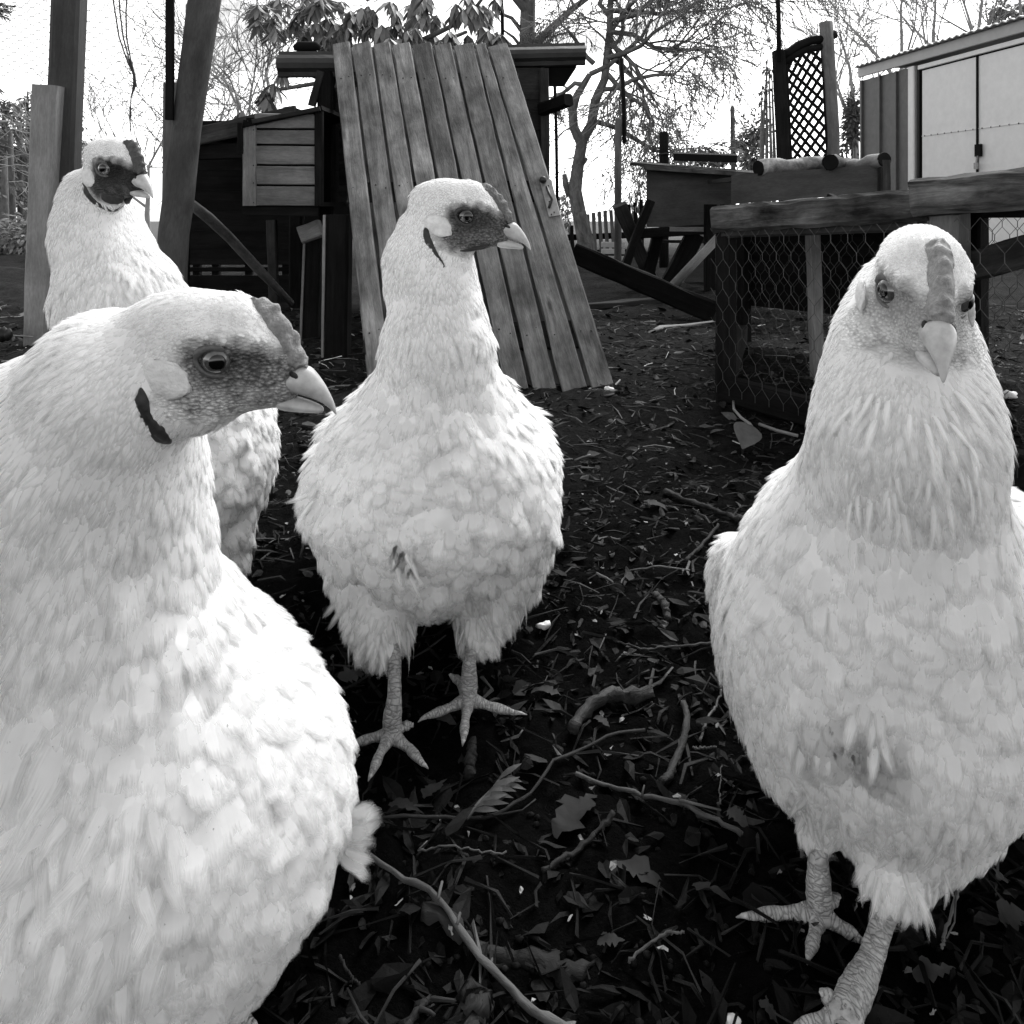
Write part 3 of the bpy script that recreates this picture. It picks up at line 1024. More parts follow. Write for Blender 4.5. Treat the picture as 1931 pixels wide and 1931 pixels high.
# ------------------------------------------------------------------ metal shed
def build_shed():
    A, B = Vector((3.90, 8.62, 0)), Vector((4.45, 5.0, 0))
    root = thing('metal_shed', 'pale metal garden shed with double doors and a padlock', 'shed', A)
    d = (B - A).normalized()
    out = Vector((d.y, -d.x, 0))
    if out.x > 0:
        out = -out

    def S(px, py, o=0.0):
        """point on the shed front seen at pixel"""
        r = W(px, py, 1.0) - Vector((0, 0, HC))
        org = A + out * o
        # intersect vertical plane
        n2 = out
        t = (org - Vector((0, 0, HC))).dot(n2) / r.dot(n2)
        return Vector((0, 0, HC)) + r * t

    def Z(px, z, o=0.0):
        q = S(px, 300, o)
        return Vector((q.x, q.y, z))
    ztop = S(1625, 152).z
    xs = [1625, 1659, 1690, 1716]
    for i in range(3):
        mb = MB()
        mb.prism([Z(xs[i], 0), Z(xs[i + 1], 0), Z(xs[i + 1], ztop), Z(xs[i], ztop)], .02, out)
        part('wall_panel', mb, M_shed_dk, root)
    for x in xs:
        part('panel_rib', b1(Z(x, 0, .01), Z(x, ztop, .01), .03, .03, d, 2), M_shed_dk, root)
    part('door_frame', b1(Z(1721, 0, .01), Z(1721, ztop, .01), .085, .05, d, 2), M_shed, root)
    part('door_frame', b1(Z(1730, 0, .005), Z(1730, ztop, .005), .02, .03, d, 2), M_shed_dk, root)
    part('door_frame', b1(Z(1733, 0, .0), Z(1733, ztop, .0), .02, .02, d, 2), M_iron, root)
    zd = S(1737, 134).z
    xd = [1737, 1843, 1990]
    hard = []
    for i in range(2):
        mb = MB()
        mb.prism([Z(xd[i] + 2.2, 0, .0), Z(xd[i + 1] - 2.2, 0, .0), Z(xd[i + 1] - 2.2, zd, .0), Z(xd[i] + 2.2, zd, .0)], .02, out)
        dr = part('door', mb, M_shed, root)
        hard.append(dr)
        zr = S(1737, 257).z
        a, b_ = Z(xd[i] + 1, zr, .004), Z(xd[i + 1] - 1, zr, .004)
        part('seam', b1(a, b_, .005, .006, (0, 0, 1), 1), M_shed, dr)
        mb = MB()
        for k in range(8):
            mb.ball(a.lerp(b_, (k + .5) / 8), .007, 6, 4)
        part('rivets', mb, M_iron, dr)
    mb = MB()
    mb.prism([Z(1733, 0, -.025), Z(1995, 0, -.025), Z(1995, ztop, -.025), Z(1733, ztop, -.025)], .01, out)
    part('door_gap', mb, M_black, root)
    part('door_seam', b1(Z(1843, 0, .006), Z(1843, zd, .006), .022, .012, d, 2), M_black, root)
    part('lintel', b1(Z(1733, (zd + ztop) / 2 + .004, .012), Z(1995, (zd + ztop) / 2 + .004, .012), ztop - zd - .02, .03, (0, 0, 1), 3), M_shed, root)
    # fascia, roof sheet
    z2 = S(1625, 132).z
    e0, e1 = Z(1620, (ztop + z2) / 2 + .02, .05), Z(1995, (ztop + z2) / 2 + .02, .05)
    part('fascia', b1(e0, e1, z2 - ztop - .015, .03, (0, 0, 1), 4), plain('fascia_sheet', .36, .42, 10, .5, .1), root)
    mb = MB()
    a, b_ = Z(1612, z2 + .02, .12), Z(2000, z2 + .02, .12)
    back = -out * 1.9 + Vector((0, 0, .05))
    N = 60
    vs_, fs = [], []
    for i in range(N + 1):
        t = i / N
        q = a.lerp(b_, t) + Vector((0, 0, .018 * (i % 2)))
        vs_ += [q, q + back, q - Vector((0, 0, .012)), q + back - Vector((0, 0, .012))]
    for i in range(N):
        o = i * 4
        fs += [(o, o + 4, o + 5, o + 1), (o + 2, o + 3, o + 7, o + 6), (o, o + 2, o + 6, o + 4)]
    mb.add(vs_, fs)
    part('roof_sheet', mb, M_metal, root)
    # side wall going back from the left corner
    c0 = Z(1622, 0, 0)
    for k in range(4):
        mb = MB()
        q0, q1 = c0 - out * (.45 * k + .02), c0 - out * (.45 * (k + 1))
        mb.prism([q0, q1, q1 + Vector((0, 0, ztop)), q0 + Vector((0, 0, ztop))], .02, -d)
        part('wall_panel', mb, M_shed_dk, root)
    # hasp and padlock
    hp = part('hasp', b1(S(1845, 272, .02), S(1845, 295, .02), .075, .02, d, 2), M_black, root)
    mb = MB()
    mb.tube([S(1844, 294, .03), S(1842, 300, .04), S(1841, 306, .045), S(1843, 309, .045)], .008, 7)
    part('shackle', mb, M_metal, hp, smooth=True)
    part('padlock', b1(S(1841, 307, .045), S(1841, 319, .045), .05, .025, d, 3, 0, .3), M_metal, root)


build_shed()

# ------------------------------------------------------------------ far posts and picket fence
for (nm, lab, x0, y0, x1, Y, r, m_) in (
        ('round_post', 'pale round post in front of the bare tree, left of the hutch', 1166, 222, 1165, 4.3, 7, M_post),
        ('round_post', 'distant pale post seen above the hutch lid', 1381, 200, 1384, 8.0, 4.5, M_bark_far),
        ('round_post', 'stubby dark post with a wire tie behind the hutch lid', 1252, 248, 1252, 5.0, 9, M_dark)):
    p = Vector((W(x1, 0, Y).x, Y, 0))
    t = thing(nm, lab, 'post', p)
    part('shaft', t1([(p.x, Y, gz(p.x, Y) - .05), W((x0 + x1) / 2, (y0 + 400) / 2, Y), W(x0, y0 + 4, Y), W(x0, y0, Y)], [r / F * Y, r / F * Y, r / F * Y * .95, r / F * Y * .6], 10, wob=.04), m_, t, smooth=True)
    if nm and r == 9:
        mb = MB()
        mb.tube([W(x0 - 9 + i * 2.6, 290 + math.sin(i) * .6, Y - .034) for i in range(8)], .006, 5)
        part('wire_tie', mb, M_iron, t)
for (lab, x, yt, yb, Y, r) in (('thin dark pole standing right of the coop', 1047, 128, 380, 3.6, 3.2), ('thin dark pole rising beside the trellis to the top edge', 1466, -60, 110, 4.7, 4.5), ('slim dark pole strapped to the pale round post', 1174, 110, 265, 4.28, 4.0), ('thin upright pole above the ridge tiles', 945, -40, 84, 3.4, 3.5)):
    p = Vector((W(x, 0, Y).x, Y, 0))
    t = thing('thin_pole', lab, 'pole', p)
    part('shaft', t1([(W(x + 6, 0, Y).x, Y, 0) if yb > 300 else W(x + 3, yb + 6, Y), W(x + 2, (yt + yb) / 2, Y), W(x - 2, yt, Y)], r / F * Y, 7, wob=.04), M_dark, t, smooth=True)

root = thing('picket_fence', 'leaning picket fence far behind the beam', 'fence', (W(1130, 0, 6.5).x, 6.5, 0))
for i, (x, yt, ln, dk) in enumerate(((1078, 425, -2, 1), (1088, 410, 2, 1), (1099, 408, 1, 1), (1108, 404, -1, 0), (1119, 401, 0, 0), (1130, 399, 1, 0), (1141, 397, 1, 0), (1152, 396, 2, 0), (1161, 399, 3, 0), (1186, 385, 2, 1), (1197, 382, 1, 1), (1209, 376, -2, 1))):
    part('picket', b1(W(x + ln + 4, 480, 6.5), W(x, yt, 6.5), .030, .02, (1, 0, 0), 3, .002), M_dark if dk else M_post, root)
part('rail', b1(W(1070, 448, 6.53), W(1215, 442, 6.53), .05, .03, (0, 0, 1), 3, .002), M_dark, root)
part('rail', b1(W(1070, 478, 6.53), W(1215, 474, 6.53), .05, .03, (0, 0, 1), 3, .002), M_dark, root)
root = thing('pallet', 'pale slatted pallet standing below the picket fence', 'pallet', (W(1155, 0, 5.2).x, 5.2, 0))
for y in (461, 474, 487):
    part('slat', b1(W(1134, y, 5.2), W(1178, y + .5, 5.2), .034, .015, (0, 0, 1), 3, .001), plain('pallet_slat%d' % y, .3, .4, 20), root)
part('block', b1(W(1136, 496, 5.24), W(1178, 496, 5.24), .14, .04, (0, 0, 1), 2), M_dark, root)
# ------------------------------------------------------------------ trees and far vegetation
def grow(mb_t, mb_c, p, d, L, r, depth, sp, out_tips=None):
    """recursive bare branching; thick wood into mb_t, twigs into mb_c"""
    n = sp.get('seg', 3)
    pts, rs = [p], [r]
    q, dd = p.copy(), d.copy()
    for i in range(n):
        dd = (dd + Vector((rng.gauss(0, 1), rng.gauss(0, 1), rng.gauss(0, 1))) * sp['wander'] + Vector((0, 0, sp['up'] if depth > 1 else sp.get('droop', sp['up'])))).normalized()
        q = q + dd * (L / n)
        pts.append(q.copy())
        rs.append(r * (1 - (1 - sp['taper']) * (i + 1) / n))
    thick = depth >= sp.get('thick_from', 3)
    (mb_t if thick else mb_c).tube(pts, rs, 6 if thick else 3, cap=False)
    if depth == 0:
        if out_tips is not None:
            out_tips.append((q.copy(), dd.copy()))
        return
    k = sp['kids'][min(depth - 1, len(sp['kids']) - 1)]
    for i in range(k):
        t = rng.uniform(sp.get('from', .35), 1.0) if i else 1.0
        j = min(int(t * n), n - 1)
        f = t * n - j
        bp = pts[j].lerp(pts[j + 1], f)
        ax = dd.orthogonal().normalized()
        ax.rotate(Matrix.Rotation(rng.uniform(0, 6.283), 3, dd))
        nd = dd.copy()
        nd.rotate(Matrix.Rotation(rng.gauss(sp['angle'], .2) * (1 if i else .5), 3, ax))
        grow(mb_t, mb_c, bp, nd, L * rng.uniform(*sp['ratio']), max(rs[j] * sp['rr'], sp['rmin']), depth - 1, sp, out_tips)


def finish_tree(t, mt, mc, m_t, m_c):
    part('trunk', mt, m_t, t, smooth=True)
    part('crown', mc, m_c, t, kind='stuff')


def build_centre_tree():
    Y = 6.2
    base = Vector((W(1105, 0, Y).x, Y, gz(W(1105, 0, Y).x, Y)))
    t = thing('bare_tree', 'small forked bare tree with drooping tangled twigs right of the coop', 'tree', base)
    mt, mc = MB(), MB()
    s = Y / F
    mt.tube([base - Vector((0, 0, .05)), W(1106, 460, Y), W(1092, 400, Y), W(1084, 360, Y), W(1090, 310, Y), W(1097, 268, Y)], [.08, .068, .06, .056, .05, .048], 10, wob=.08, cap=False)
    mt.tube([W(1097, 272, Y), W(1082, 240, Y), W(1080, 205, Y), W(1088, 180, Y), W(1112, 140, Y)], [.045, .04, .036, .03, .022], 8, wob=.06, cap=False)
    mt.tube([W(1096, 268, Y), W(1115, 235, Y), W(1122, 190, Y), W(1140, 150, Y), W(1150, 60, Y), W(1152, -30, Y)], [.045, .04, .038, .034, .028, .02], 8, wob=.06, cap=False)
    mt.tube([W(1104, 250, Y), W(1126, 230, Y), W(1160, 240, Y + .1), W(1200, 262, Y)], [.03, .024, .02, .012], 6, cap=False)
    mt.tube([W(1074, 370, Y), W(1066, 345, Y), W(1064, 328, Y)], [.03, .026, .02], 7)
    mt.tube([W(1096, 310, Y), W(1106, 298, Y)], [.026, .018], 7)
    sp = dict(wander=.26, up=-.02, droop=-.14, taper=.55, kids=[7, 6, 5], angle=.75, ratio=(.5, .85), rr=.62, rmin=.0042, thick_from=3, seg=4)
    starts = [((1112, 140), (.7, -.1, .3), .95), ((1150, 60), (.8, .1, .05), 1.1), ((1140, 110), (.9, -.2, -.15), 1.0), ((1150, 90), (.5, .2, .35), .9), ((1126, 170), (.9, -.1, .1), .9),
              ((1120, 120), (-.5, -.2, .5), .5), ((1100, 160), (-.8, .1, -.05), .4), ((1150, 70), (.6, -.3, -.3), 1.0), ((1160, 240), (.8, 0, -.25), .7), ((1146, 140), (.9, 0, -.35), .8), ((1150, 62), (.2, .3, .6), .8), ((1150, 40), (1, -.1, .35), 1.2), ((1140, 100), (1, .2, -.2), 1.1), ((1150, 20), (1, 0, .1), 1.2), ((1150, 0), (.9, .1, -.05), 1.3), ((1150, 30), (-.6, .1, .3), .7), ((1145, 80), (.7, -.4, -.4), .9)]
    for (px, dv, L) in starts:
        grow(mt, mc, W(px[0], px[1], Y), Vector(dv).normalized(), L * .70, .022, 3, sp)
    # a hanging tuft of leaves on long twigs
    finish_tree(t, mt, mc, M_bark, M_twig)


build_centre_tree()


def bare_tree(label, x, ybase, ytop, Y, r, sp, depth, m_t, m_c, lean=0, name='bare_tree', group=None, n=1):
    base = Vector((W(x, 0, Y).x, Y, gz(W(x, 0, Y).x, Y)))
    t = thing(name, label, 'tree', base, group)
    mt, mc = MB(), MB()
    top = W(x + lean, ytop, Y)
    mid = base.lerp(top, .5) + Vector((rng.uniform(-.05, .05), 0, 0))
    mt.tube([base - Vector((0, 0, .2)), base.lerp(mid, .5), mid, top], [r * 1.25, r * 1.1, r, r * .8], 8, wob=.08, cap=False)
    H = (top - base).length
    for i in range(n):
        f = 1 - .5 * i / max(n, 1)
        p = base.lerp(top, f)
        d = Vector((rng.gauss(0, .5), rng.gauss(0, .5), .8)).normalized() if i else Vector((lean * .002, 0, 1)).normalized()
        grow(mt, mc, p, d, sp['L'], r * .6, depth, sp)
    finish_tree(t, mt, mc, m_t, m_c)
    return t


SP_UP = dict(wander=.12, up=.07, droop=.05, taper=.5, kids=[4, 4, 4, 3], angle=.5, ratio=(.55, .8), rr=.6, rmin=.006, thick_from=3, seg=3, L=1.3)
SP_BUSH = dict(wander=.25, up=.05, droop=.0, taper=.5, kids=[4, 4, 4], angle=.6, ratio=(.55, .85), rr=.6, rmin=.006, thick_from=3, seg=3, L=.9)
M_lt = plain('far_twig', .20, .32, 10, .9, 0)
M_lt2 = plain('far_twig_dark', .10, .17, 10, .9, 0)
# straight trunk above the ridge tiles
t = bare_tree('tall grey trunk rising above the right ridge tiles', 1000, 388, -160, 7.0, .075, dict(SP_UP, L=.8), 3, M_bark_far, M_lt2, n=5)
mbx = MB()
mbx.tube([W(985, 60, 7), W(965, 34, 7), W(945, 26, 7), W(920, 30, 7)], [.022, .018, .014, .008], 6)
mbx.tube([W(984, 90, 7), W(968, 70, 7), W(948, 56, 7)], [.018, .014, .008], 6)
part('side_branch', mbx, M_bark_far, t, smooth=True)
# pale scrub between the trunk post and the coop
for i, (x, ytop, Y, L) in enumerate(((450, 270, 8.0, 1.1), (385, 330, 8.5, .9), (280, 360, 9.0, .9), (515, 250, 8.2, .9))):
    bare_tree(('pale bare scrub tree seen between trunk post and coop', 'low pale scrub just right of the leaning trunk', 'pale bare scrub behind the back-left hen', 'pale scrub tree close behind the nest box')[i], x, 388, ytop, Y, .03, dict(SP_BUSH, L=L, rmin=.005), 3, M_lt, M_lt, n=4, name='scrub_tree')
# bare trees beyond the metal shed and the trellis
for i, (x, ytop, Y, L, n) in enumerate(((1700, 130, 13, 1.5, 4), (1845, 60, 14, 1.7, 5), (1925, 30, 15, 1.8, 4), (1612, 215, 11, 1.0, 4), (1760, 60, 16, 1.3, 3))):
    bare_tree(('bare tree showing just above the left end of the shed roof', 'bare tree rising above the middle of the shed roof', 'dense bare tree above the shed roof at the right edge', 'thin bare tree between the trellis and the shed', 'slim bare tree behind the shed, between two larger ones')[i], x, 388, ytop, Y, .05, dict(SP_UP, L=L, rmin=.007), 4 if i < 3 else 3, M_lt, M_lt, n=n)


def leafy(label, cx, cy, rx, ry, Y, n, size, tone, m_, name='bush', cat='bush', stem=True, group=None, clumps=9, droop=.3):
    """shrub: leaf blades scattered in clumps through a volume"""
    c = W(cx, cy, Y)
    base = Vector((c.x, Y, gz(c.x, Y)))
    t = thing(name, label, cat, base, group)
    s = Y / F
    mb = MB()
    cl = []
    for k in range(clumps):
        a, rr = rng.uniform(0, 6.283), math.sqrt(rng.uniform(0, 1))
        cl.append((c + Vector((math.cos(a) * rr * rx * s * .8, rng.uniform(-.6, .6) * rx * s, math.sin(a) * rr * ry * s * .8)), rng.uniform(.3, .55)))
    for i in range(n):
        q, k = cl[rng.randrange(clumps)]
        v = Vector((rng.gauss(0, 1), rng.gauss(0, 1), rng.gauss(0, 1)))
        p = q + Vector((v.x * rx * s, v.y * rx * s, v.z * ry * s)) * (k * .55)
        d = (v + Vector((0, 0, -droop * 2))).normalized()
        mb.leaf(p, d, (rng.gauss(0, .6), -.5, 1), size * rng.uniform(.6, 1.3), size * .4, tone * rng.uniform(.5, 1.5), .3, .1, 2)
    part('foliage', mb, m_, t, kind='stuff')
    if stem:
        ms = MB()
        for q, k in cl[:6]:
            ms.tube([base + Vector((rng.uniform(-.03, .03), 0, -.03)), base.lerp(q, .5) + Vector((rng.uniform(-.05, .05), 0, 0)), q], [.02, .012, .004], 5)
        part('stem', ms, M_twig, t)
    return t


leafy('rounded grey-leaved bush left of the trellis post', 1432, 275, 38, 55, 8.5, 1500, .07, 2.6, M_needle)
leafy('low dark bush behind the black board on the hutch', 1330, 292, 60, 22, 7.5, 700, .06, 1.8, M_needle)
leafy('small upright conifer between the trellis and the shed', 1602, 235, 20, 62, 10.0, 1200, .08, 1.9, M_needle, 'conifer', 'conifer')
leafy('scrubby bush beside the pale round post and hutch', 1200, 370, 26, 44, 6.8, 240, .05, 1.2, M_leaf)
leafy('low bush behind the foot of the forked bare tree', 1066, 400, 22, 60, 6.9, 300, .05, 1.2, M_leaf)
leafy('dark evergreen crown far above the shed roof at the right edge', 1915, 20, 40, 30, 18, 900, .14, 2.2, M_needle, 'evergreen_tree', 'tree')
leafy('sparse holly sprigs growing up beside the dark trellis post', 1447, 160, 16, 70, 4.9, 90, .05, .6, M_leaf, 'holly', 'plant', clumps=7)
leafy('pale low undergrowth behind the left posts', 20, 455, 75, 62, 6.5, 1500, .07, 3.0, M_needle)


# evergreen with hanging leaves over the coop: the larger leaves are single objects
def build_evergreen():
    Y = 3.35
    base = Vector((W(760, 0, Y + .2).x, Y + .2, 0))
    t = thing('evergreen_tree', 'evergreen tree with long drooping leaves above the leaning door', 'tree', base)
    mt = MB()
    mt.tube([base, W(770, 250, Y + .2), W(768, 80, Y + .2), W(800, -60, Y + .2)], [.04, .034, .03, .024], 8, wob=.05)
    br = [[(768, 110), (700, 60), (640, 20), (560, -10)], [(770, 100), (720, 70), (690, 50), (640, 60)], [(768, 90), (850, 50), (900, 10), (930, -30)], [(770, 120), (830, 80), (880, 60)], [(768, 130), (700, 110), (600, 90)], [(790, -10), (740, -20), (690, 0)], [(768, 140), (640, 150), (520, 170), (480, 195)]]
    for b_ in br:
        mt.tube([W(x, y, Y + rng.uniform(0, .15)) for x, y in b_], [.014, .011, .008, .005][:len(b_)], 6)
    part('trunk', mt, M_bark, t, smooth=True)
    whorls = []
    for (x0, y0, x1, y1, n) in ((470, -15, 620, 20, 20), (480, 20, 580, 62, 15), (590, 0, 800, 60, 36), (560, 40, 660, 95, 16), (700, 50, 950, 85, 30), (760, -10, 950, 40, 22), (520, 150, 470, 205, 5), (500, 130, 545, 180, 3), (470, 200, 445, 215, 2)):
        for i in range(n):
            whorls.append((rng.uniform(min(x0, x1), max(x0, x1)), rng.uniform(y0, y1)))
    mb = MB()
    templates = []
    for k in range(5):
        m2 = MB()
        m2.leaf((0, 0, 0), (0, 0, -1), (0, -1, .0), 1.0, .23, 1.0, rng.uniform(-.2, .35), rng.uniform(.1, .4), 4, .9)
        me = m2.mesh('leaf', (0, 0, 0), True)
        me.materials.append(M_leaf)
        templates.append(me)
    count = 0
    for (x, y) in whorls:
        c = W(x, y, Y + rng.uniform(-.18, .3))
        nl = rng.randrange(7, 12)
        a0 = rng.uniform(0, 6.283)
        for k in range(nl):
            a = a0 + 6.283 * k / nl
            tilt = rng.uniform(.25, 1.15)
            L = rng.uniform(.06, .11)
            d = Vector((math.cos(a) * math.sin(tilt), math.sin(a) * math.sin(tilt), -math.cos(tilt)))
            nr = Vector((math.cos(a) * math.cos(tilt), math.sin(a) * math.cos(tilt), math.sin(tilt)))
            if count < 295 and y > -25:
                o = bpy.data.objects.new('leaf', templates[count % 5])
                z = -d
                xx = nr.cross(z).normalized()
                yy = z.cross(xx)
                Mx = Matrix((xx, -yy, z)).transposed().to_4x4()
                # template leaf hangs along -z, faces -y
                Mx = Matrix((xx, yy, z)).transposed().to_4x4()
                o.matrix_local = Matrix.Translation(c - t.location) @ Mx @ Matrix.Scale(L, 4)
                COL.objects.link(o)
                o.parent = t
                count += 1
            else:
                mb.leaf(c, d, nr, L, L * .3, rng.uniform(.6, 1.4), .2, .2, 3, .9)
    part('foliage', mb, M_leaf, t, kind='stuff', smooth=True)


build_evergreen()


def conifer(label, x, ytop, Y, w, n, dead=False):
    base = Vector((W(x, 0, Y).x, Y, gz(W(x, 0, Y).x, Y)))
    top = W(x, ytop, Y)
    t = thing('conifer', label, 'conifer', base, 'conifers at the wood edge')
    mt, mc = MB(), MB()
    H = top.z - base.z
    mt.tube([base - Vector((0, 0, .1)), base.lerp(top, .5), top], [w * .09, w * .06, .01], 8, wob=.06)
    for i in range(n):
        f = rng.uniform(.12, 1) ** .8
        z = base.z + H * f
        a = rng.uniform(0, 6.283)
        L = w * (1.05 - f) * rng.uniform(.5, 1.1) + .08
        p = Vector((base.x, base.y, z))
        d = Vector((math.cos(a), math.sin(a), -.25 + .3 * f))
        e = p + d * L
        mt.tube([p, p.lerp(e, .5) + Vector((0, 0, .03)), e], [.012, .008, .003], 3, cap=False)
        for k in range(int(12 * L / w) + 5):
            s = rng.uniform(.25, 1)
            q = p.lerp(e, s)
            dd = (d * .6 + Vector((rng.gauss(0, .5), rng.gauss(0, .5), -.7))).normalized()
            mc.leaf(q, dd, (rng.gauss(0, 1), -.6, .5), rng.uniform(.08, .22) * w, .035 * w, rng.uniform(.6, 1.7) * 1.7, .2, .1, 2)
    part('trunk', mt, M_bark_far, t, smooth=True)
    part('foliage', mc, M_needle, t, kind='stuff')


conifer('dark conifer at the left edge behind the pale post', 8, 190, 11, 1.1, 90)
conifer('slimmer conifer just left of the pale square post', 52, 172, 13, 1.0, 90)
conifer('conifer tip showing between the tall post and the back hen', 138, 205, 13, .8, 80)
conifer('farthest pale conifer behind the left posts', 170, 300, 16, .8, 60)
conifer('broad pale conifer just right of the pale square post', 96, 230, 14, 1.2, 110)
conifer('conifer beyond the left edge with its side in view', -40, 120, 10, 1.1, 80)
for i, (x, yt, Y) in enumerate(((22, 250, 10), (38, 230, 11), (62, 260, 9.5), (8, 300, 9))):
    p = Vector((W(x, 0, Y).x, Y, gz(W(x, 0, Y).x, Y)))
    t = thing('tree_trunk', ('thin bare grey trunk left of the pale post, third from the edge', 'thin bare grey trunk between two others in the left wood', 'thin grey trunk showing close beside the pale square post', 'thin grey trunk nearest the left edge of the photo')[(1, 0, 2, 3)[i]], 'trunk', p, 'thin trunks at the wood edge')
    part('stem', t1([p - Vector((0, 0, .1)), W(x + 1, 400, Y), W(x + rng.uniform(-3, 3), yt, Y)], [.05, .045, .03], 7, wob=.06), M_bark_far, t, smooth=True)
t = thing('spruce_twig', 'dark spruce twig tip hanging in from the upper left corner', 'twig', W(0, 10, 2.6))
mb = MB()
tw = MB()
for k in range(3):
    a, b_ = W(-12, 6 + k * 6, 2.6), W(22 - k * 6, 12 + k * 11, 2.6)
    tw.tube([a, b_], .0025, 5)
    for i in range(40):
        q = a.lerp(b_, rng.random())
        mb.leaf(q, (rng.uniform(.2, 1), rng.gauss(0, .4), rng.uniform(-1, .4)), (0, -1, 0), .022, .003, .35, .1, .1, 2)
part('stem', tw, M_twig, t)
part('needles', mb, M_needle, t, kind='stuff')

# ------------------------------------------------------------------ translucent bird netting
def net_material():
    m, nt, b = new_mat('bird_net_thread')
    tc = nt.nodes.new('ShaderNodeTexCoord')
    n = noise_node(nt, tc.outputs['UV'], 9, 4, .6)
    w = nt.nodes.new('ShaderNodeTexWave')
    w.inputs['Scale'].default_value = 14
    w.inputs['Distortion'].default_value = 2.5
    nt.links.new(tc.outputs['UV'], w.inputs['Vector'])
    a = map_range(nt, n, .35, .7, .45, .9)
    a = math_node(nt, 'MULTIPLY', a, map_range(nt, w.outputs['Fac'], 0, 1, .75, 1.0))
    nt.links.new(a, b.inputs['Alpha'])
    b.inputs['Base Color'].default_value = g3(.20)
    b.inputs['Roughness'].default_value = .6
    return m


M_net = net_material()


def net_sheet(label, ctrl, nsub=26, depth=.12):
    """draped sheet from rows of photo points (top row, bottom row) at a depth"""
    top, bot, Y = ctrl
    t = thing('bird_net', label, 'netting', W(top[0][0], top[0][1], Y))
    mb = MB()
    vs_, fs, uv = [], [], []

    def along(row, s):
        x = s * (len(row) - 1)
        i = min(int(x), len(row) - 2)
        f = x - i
        return (row[i][0] * (1 - f) + row[i + 1][0] * f, row[i][1] * (1 - f) + row[i + 1][1] * f)
    R = 8
    for i in range(nsub + 1):
        s = i / nsub
        a, b_ = along(top, s), along(bot, s)
        for j in range(R + 1):
            f = j / R
            yy = Y + depth * math.sin(7 * s + 3 * f) + .6 * f
            # constant world height slope: a sagging roof of netting
            q = W(a[0] * (1 - f) + b_[0] * f, a[1] * (1 - f) + b_[1] * f, yy)
            q += Vector((0, 0, .006 * float(mnoise.noise(Vector((s * 9, f * 5, 2))))))
            vs_.append(q)
    for i in range(nsub):
        for j in range(R):
            k = i * (R + 1) + j
            fs.append((k, k + R + 1, k + R + 2, k + 1))
            uv.append([(i / nsub, j / R), ((i + 1) / nsub, j / R), ((i + 1) / nsub, (j + 1) / R), (i / nsub, (j + 1) / R)])
    mb.add(vs_, fs, uv)
    part('net', mb, M_net, t, smooth=True)
    return t


net_sheet('pale translucent netting sagging over the yard right of the ridge tiles', ([(975, 62), (1060, 60), (1150, 62), (1250, 30), (1340, -20)], [(985, 84), (1090, 104), (1160, 92), (1240, 66), (1330, 20)], 3.2))
net_sheet('pale translucent netting hanging left of the ridge tiles', ([(395, -10), (440, 0), (490, 10), (530, 20)], [(400, 128), (440, 134), (490, 136), (530, 128)], 3.4))
root = thing('fence_netting', 'faint hexagonal netting stretched behind the trellis top', 'netting', W(1700, 60, 5.6))
flat_net(None, [W(1580, 110, 5.6), W(1790, 60, 5.6), W(1760, -10, 5.6), W(1575, 50, 5.6)], .05, .0013, root, plain('wire_pale', .12, .18, 90, .6, 0), .05)
# ------------------------------------------------------------------ litter on the yard
M_litter = toned('yard_litter', .020, .7, .12, 200, 0, .3)
M_twig_g = wood('ground_twig', .012, .032, .7, (20, 60, 1), 0, .6, .2, .4, .12)
M_straw = toned('straw', .35, .6, .3, 200, 0, .1)


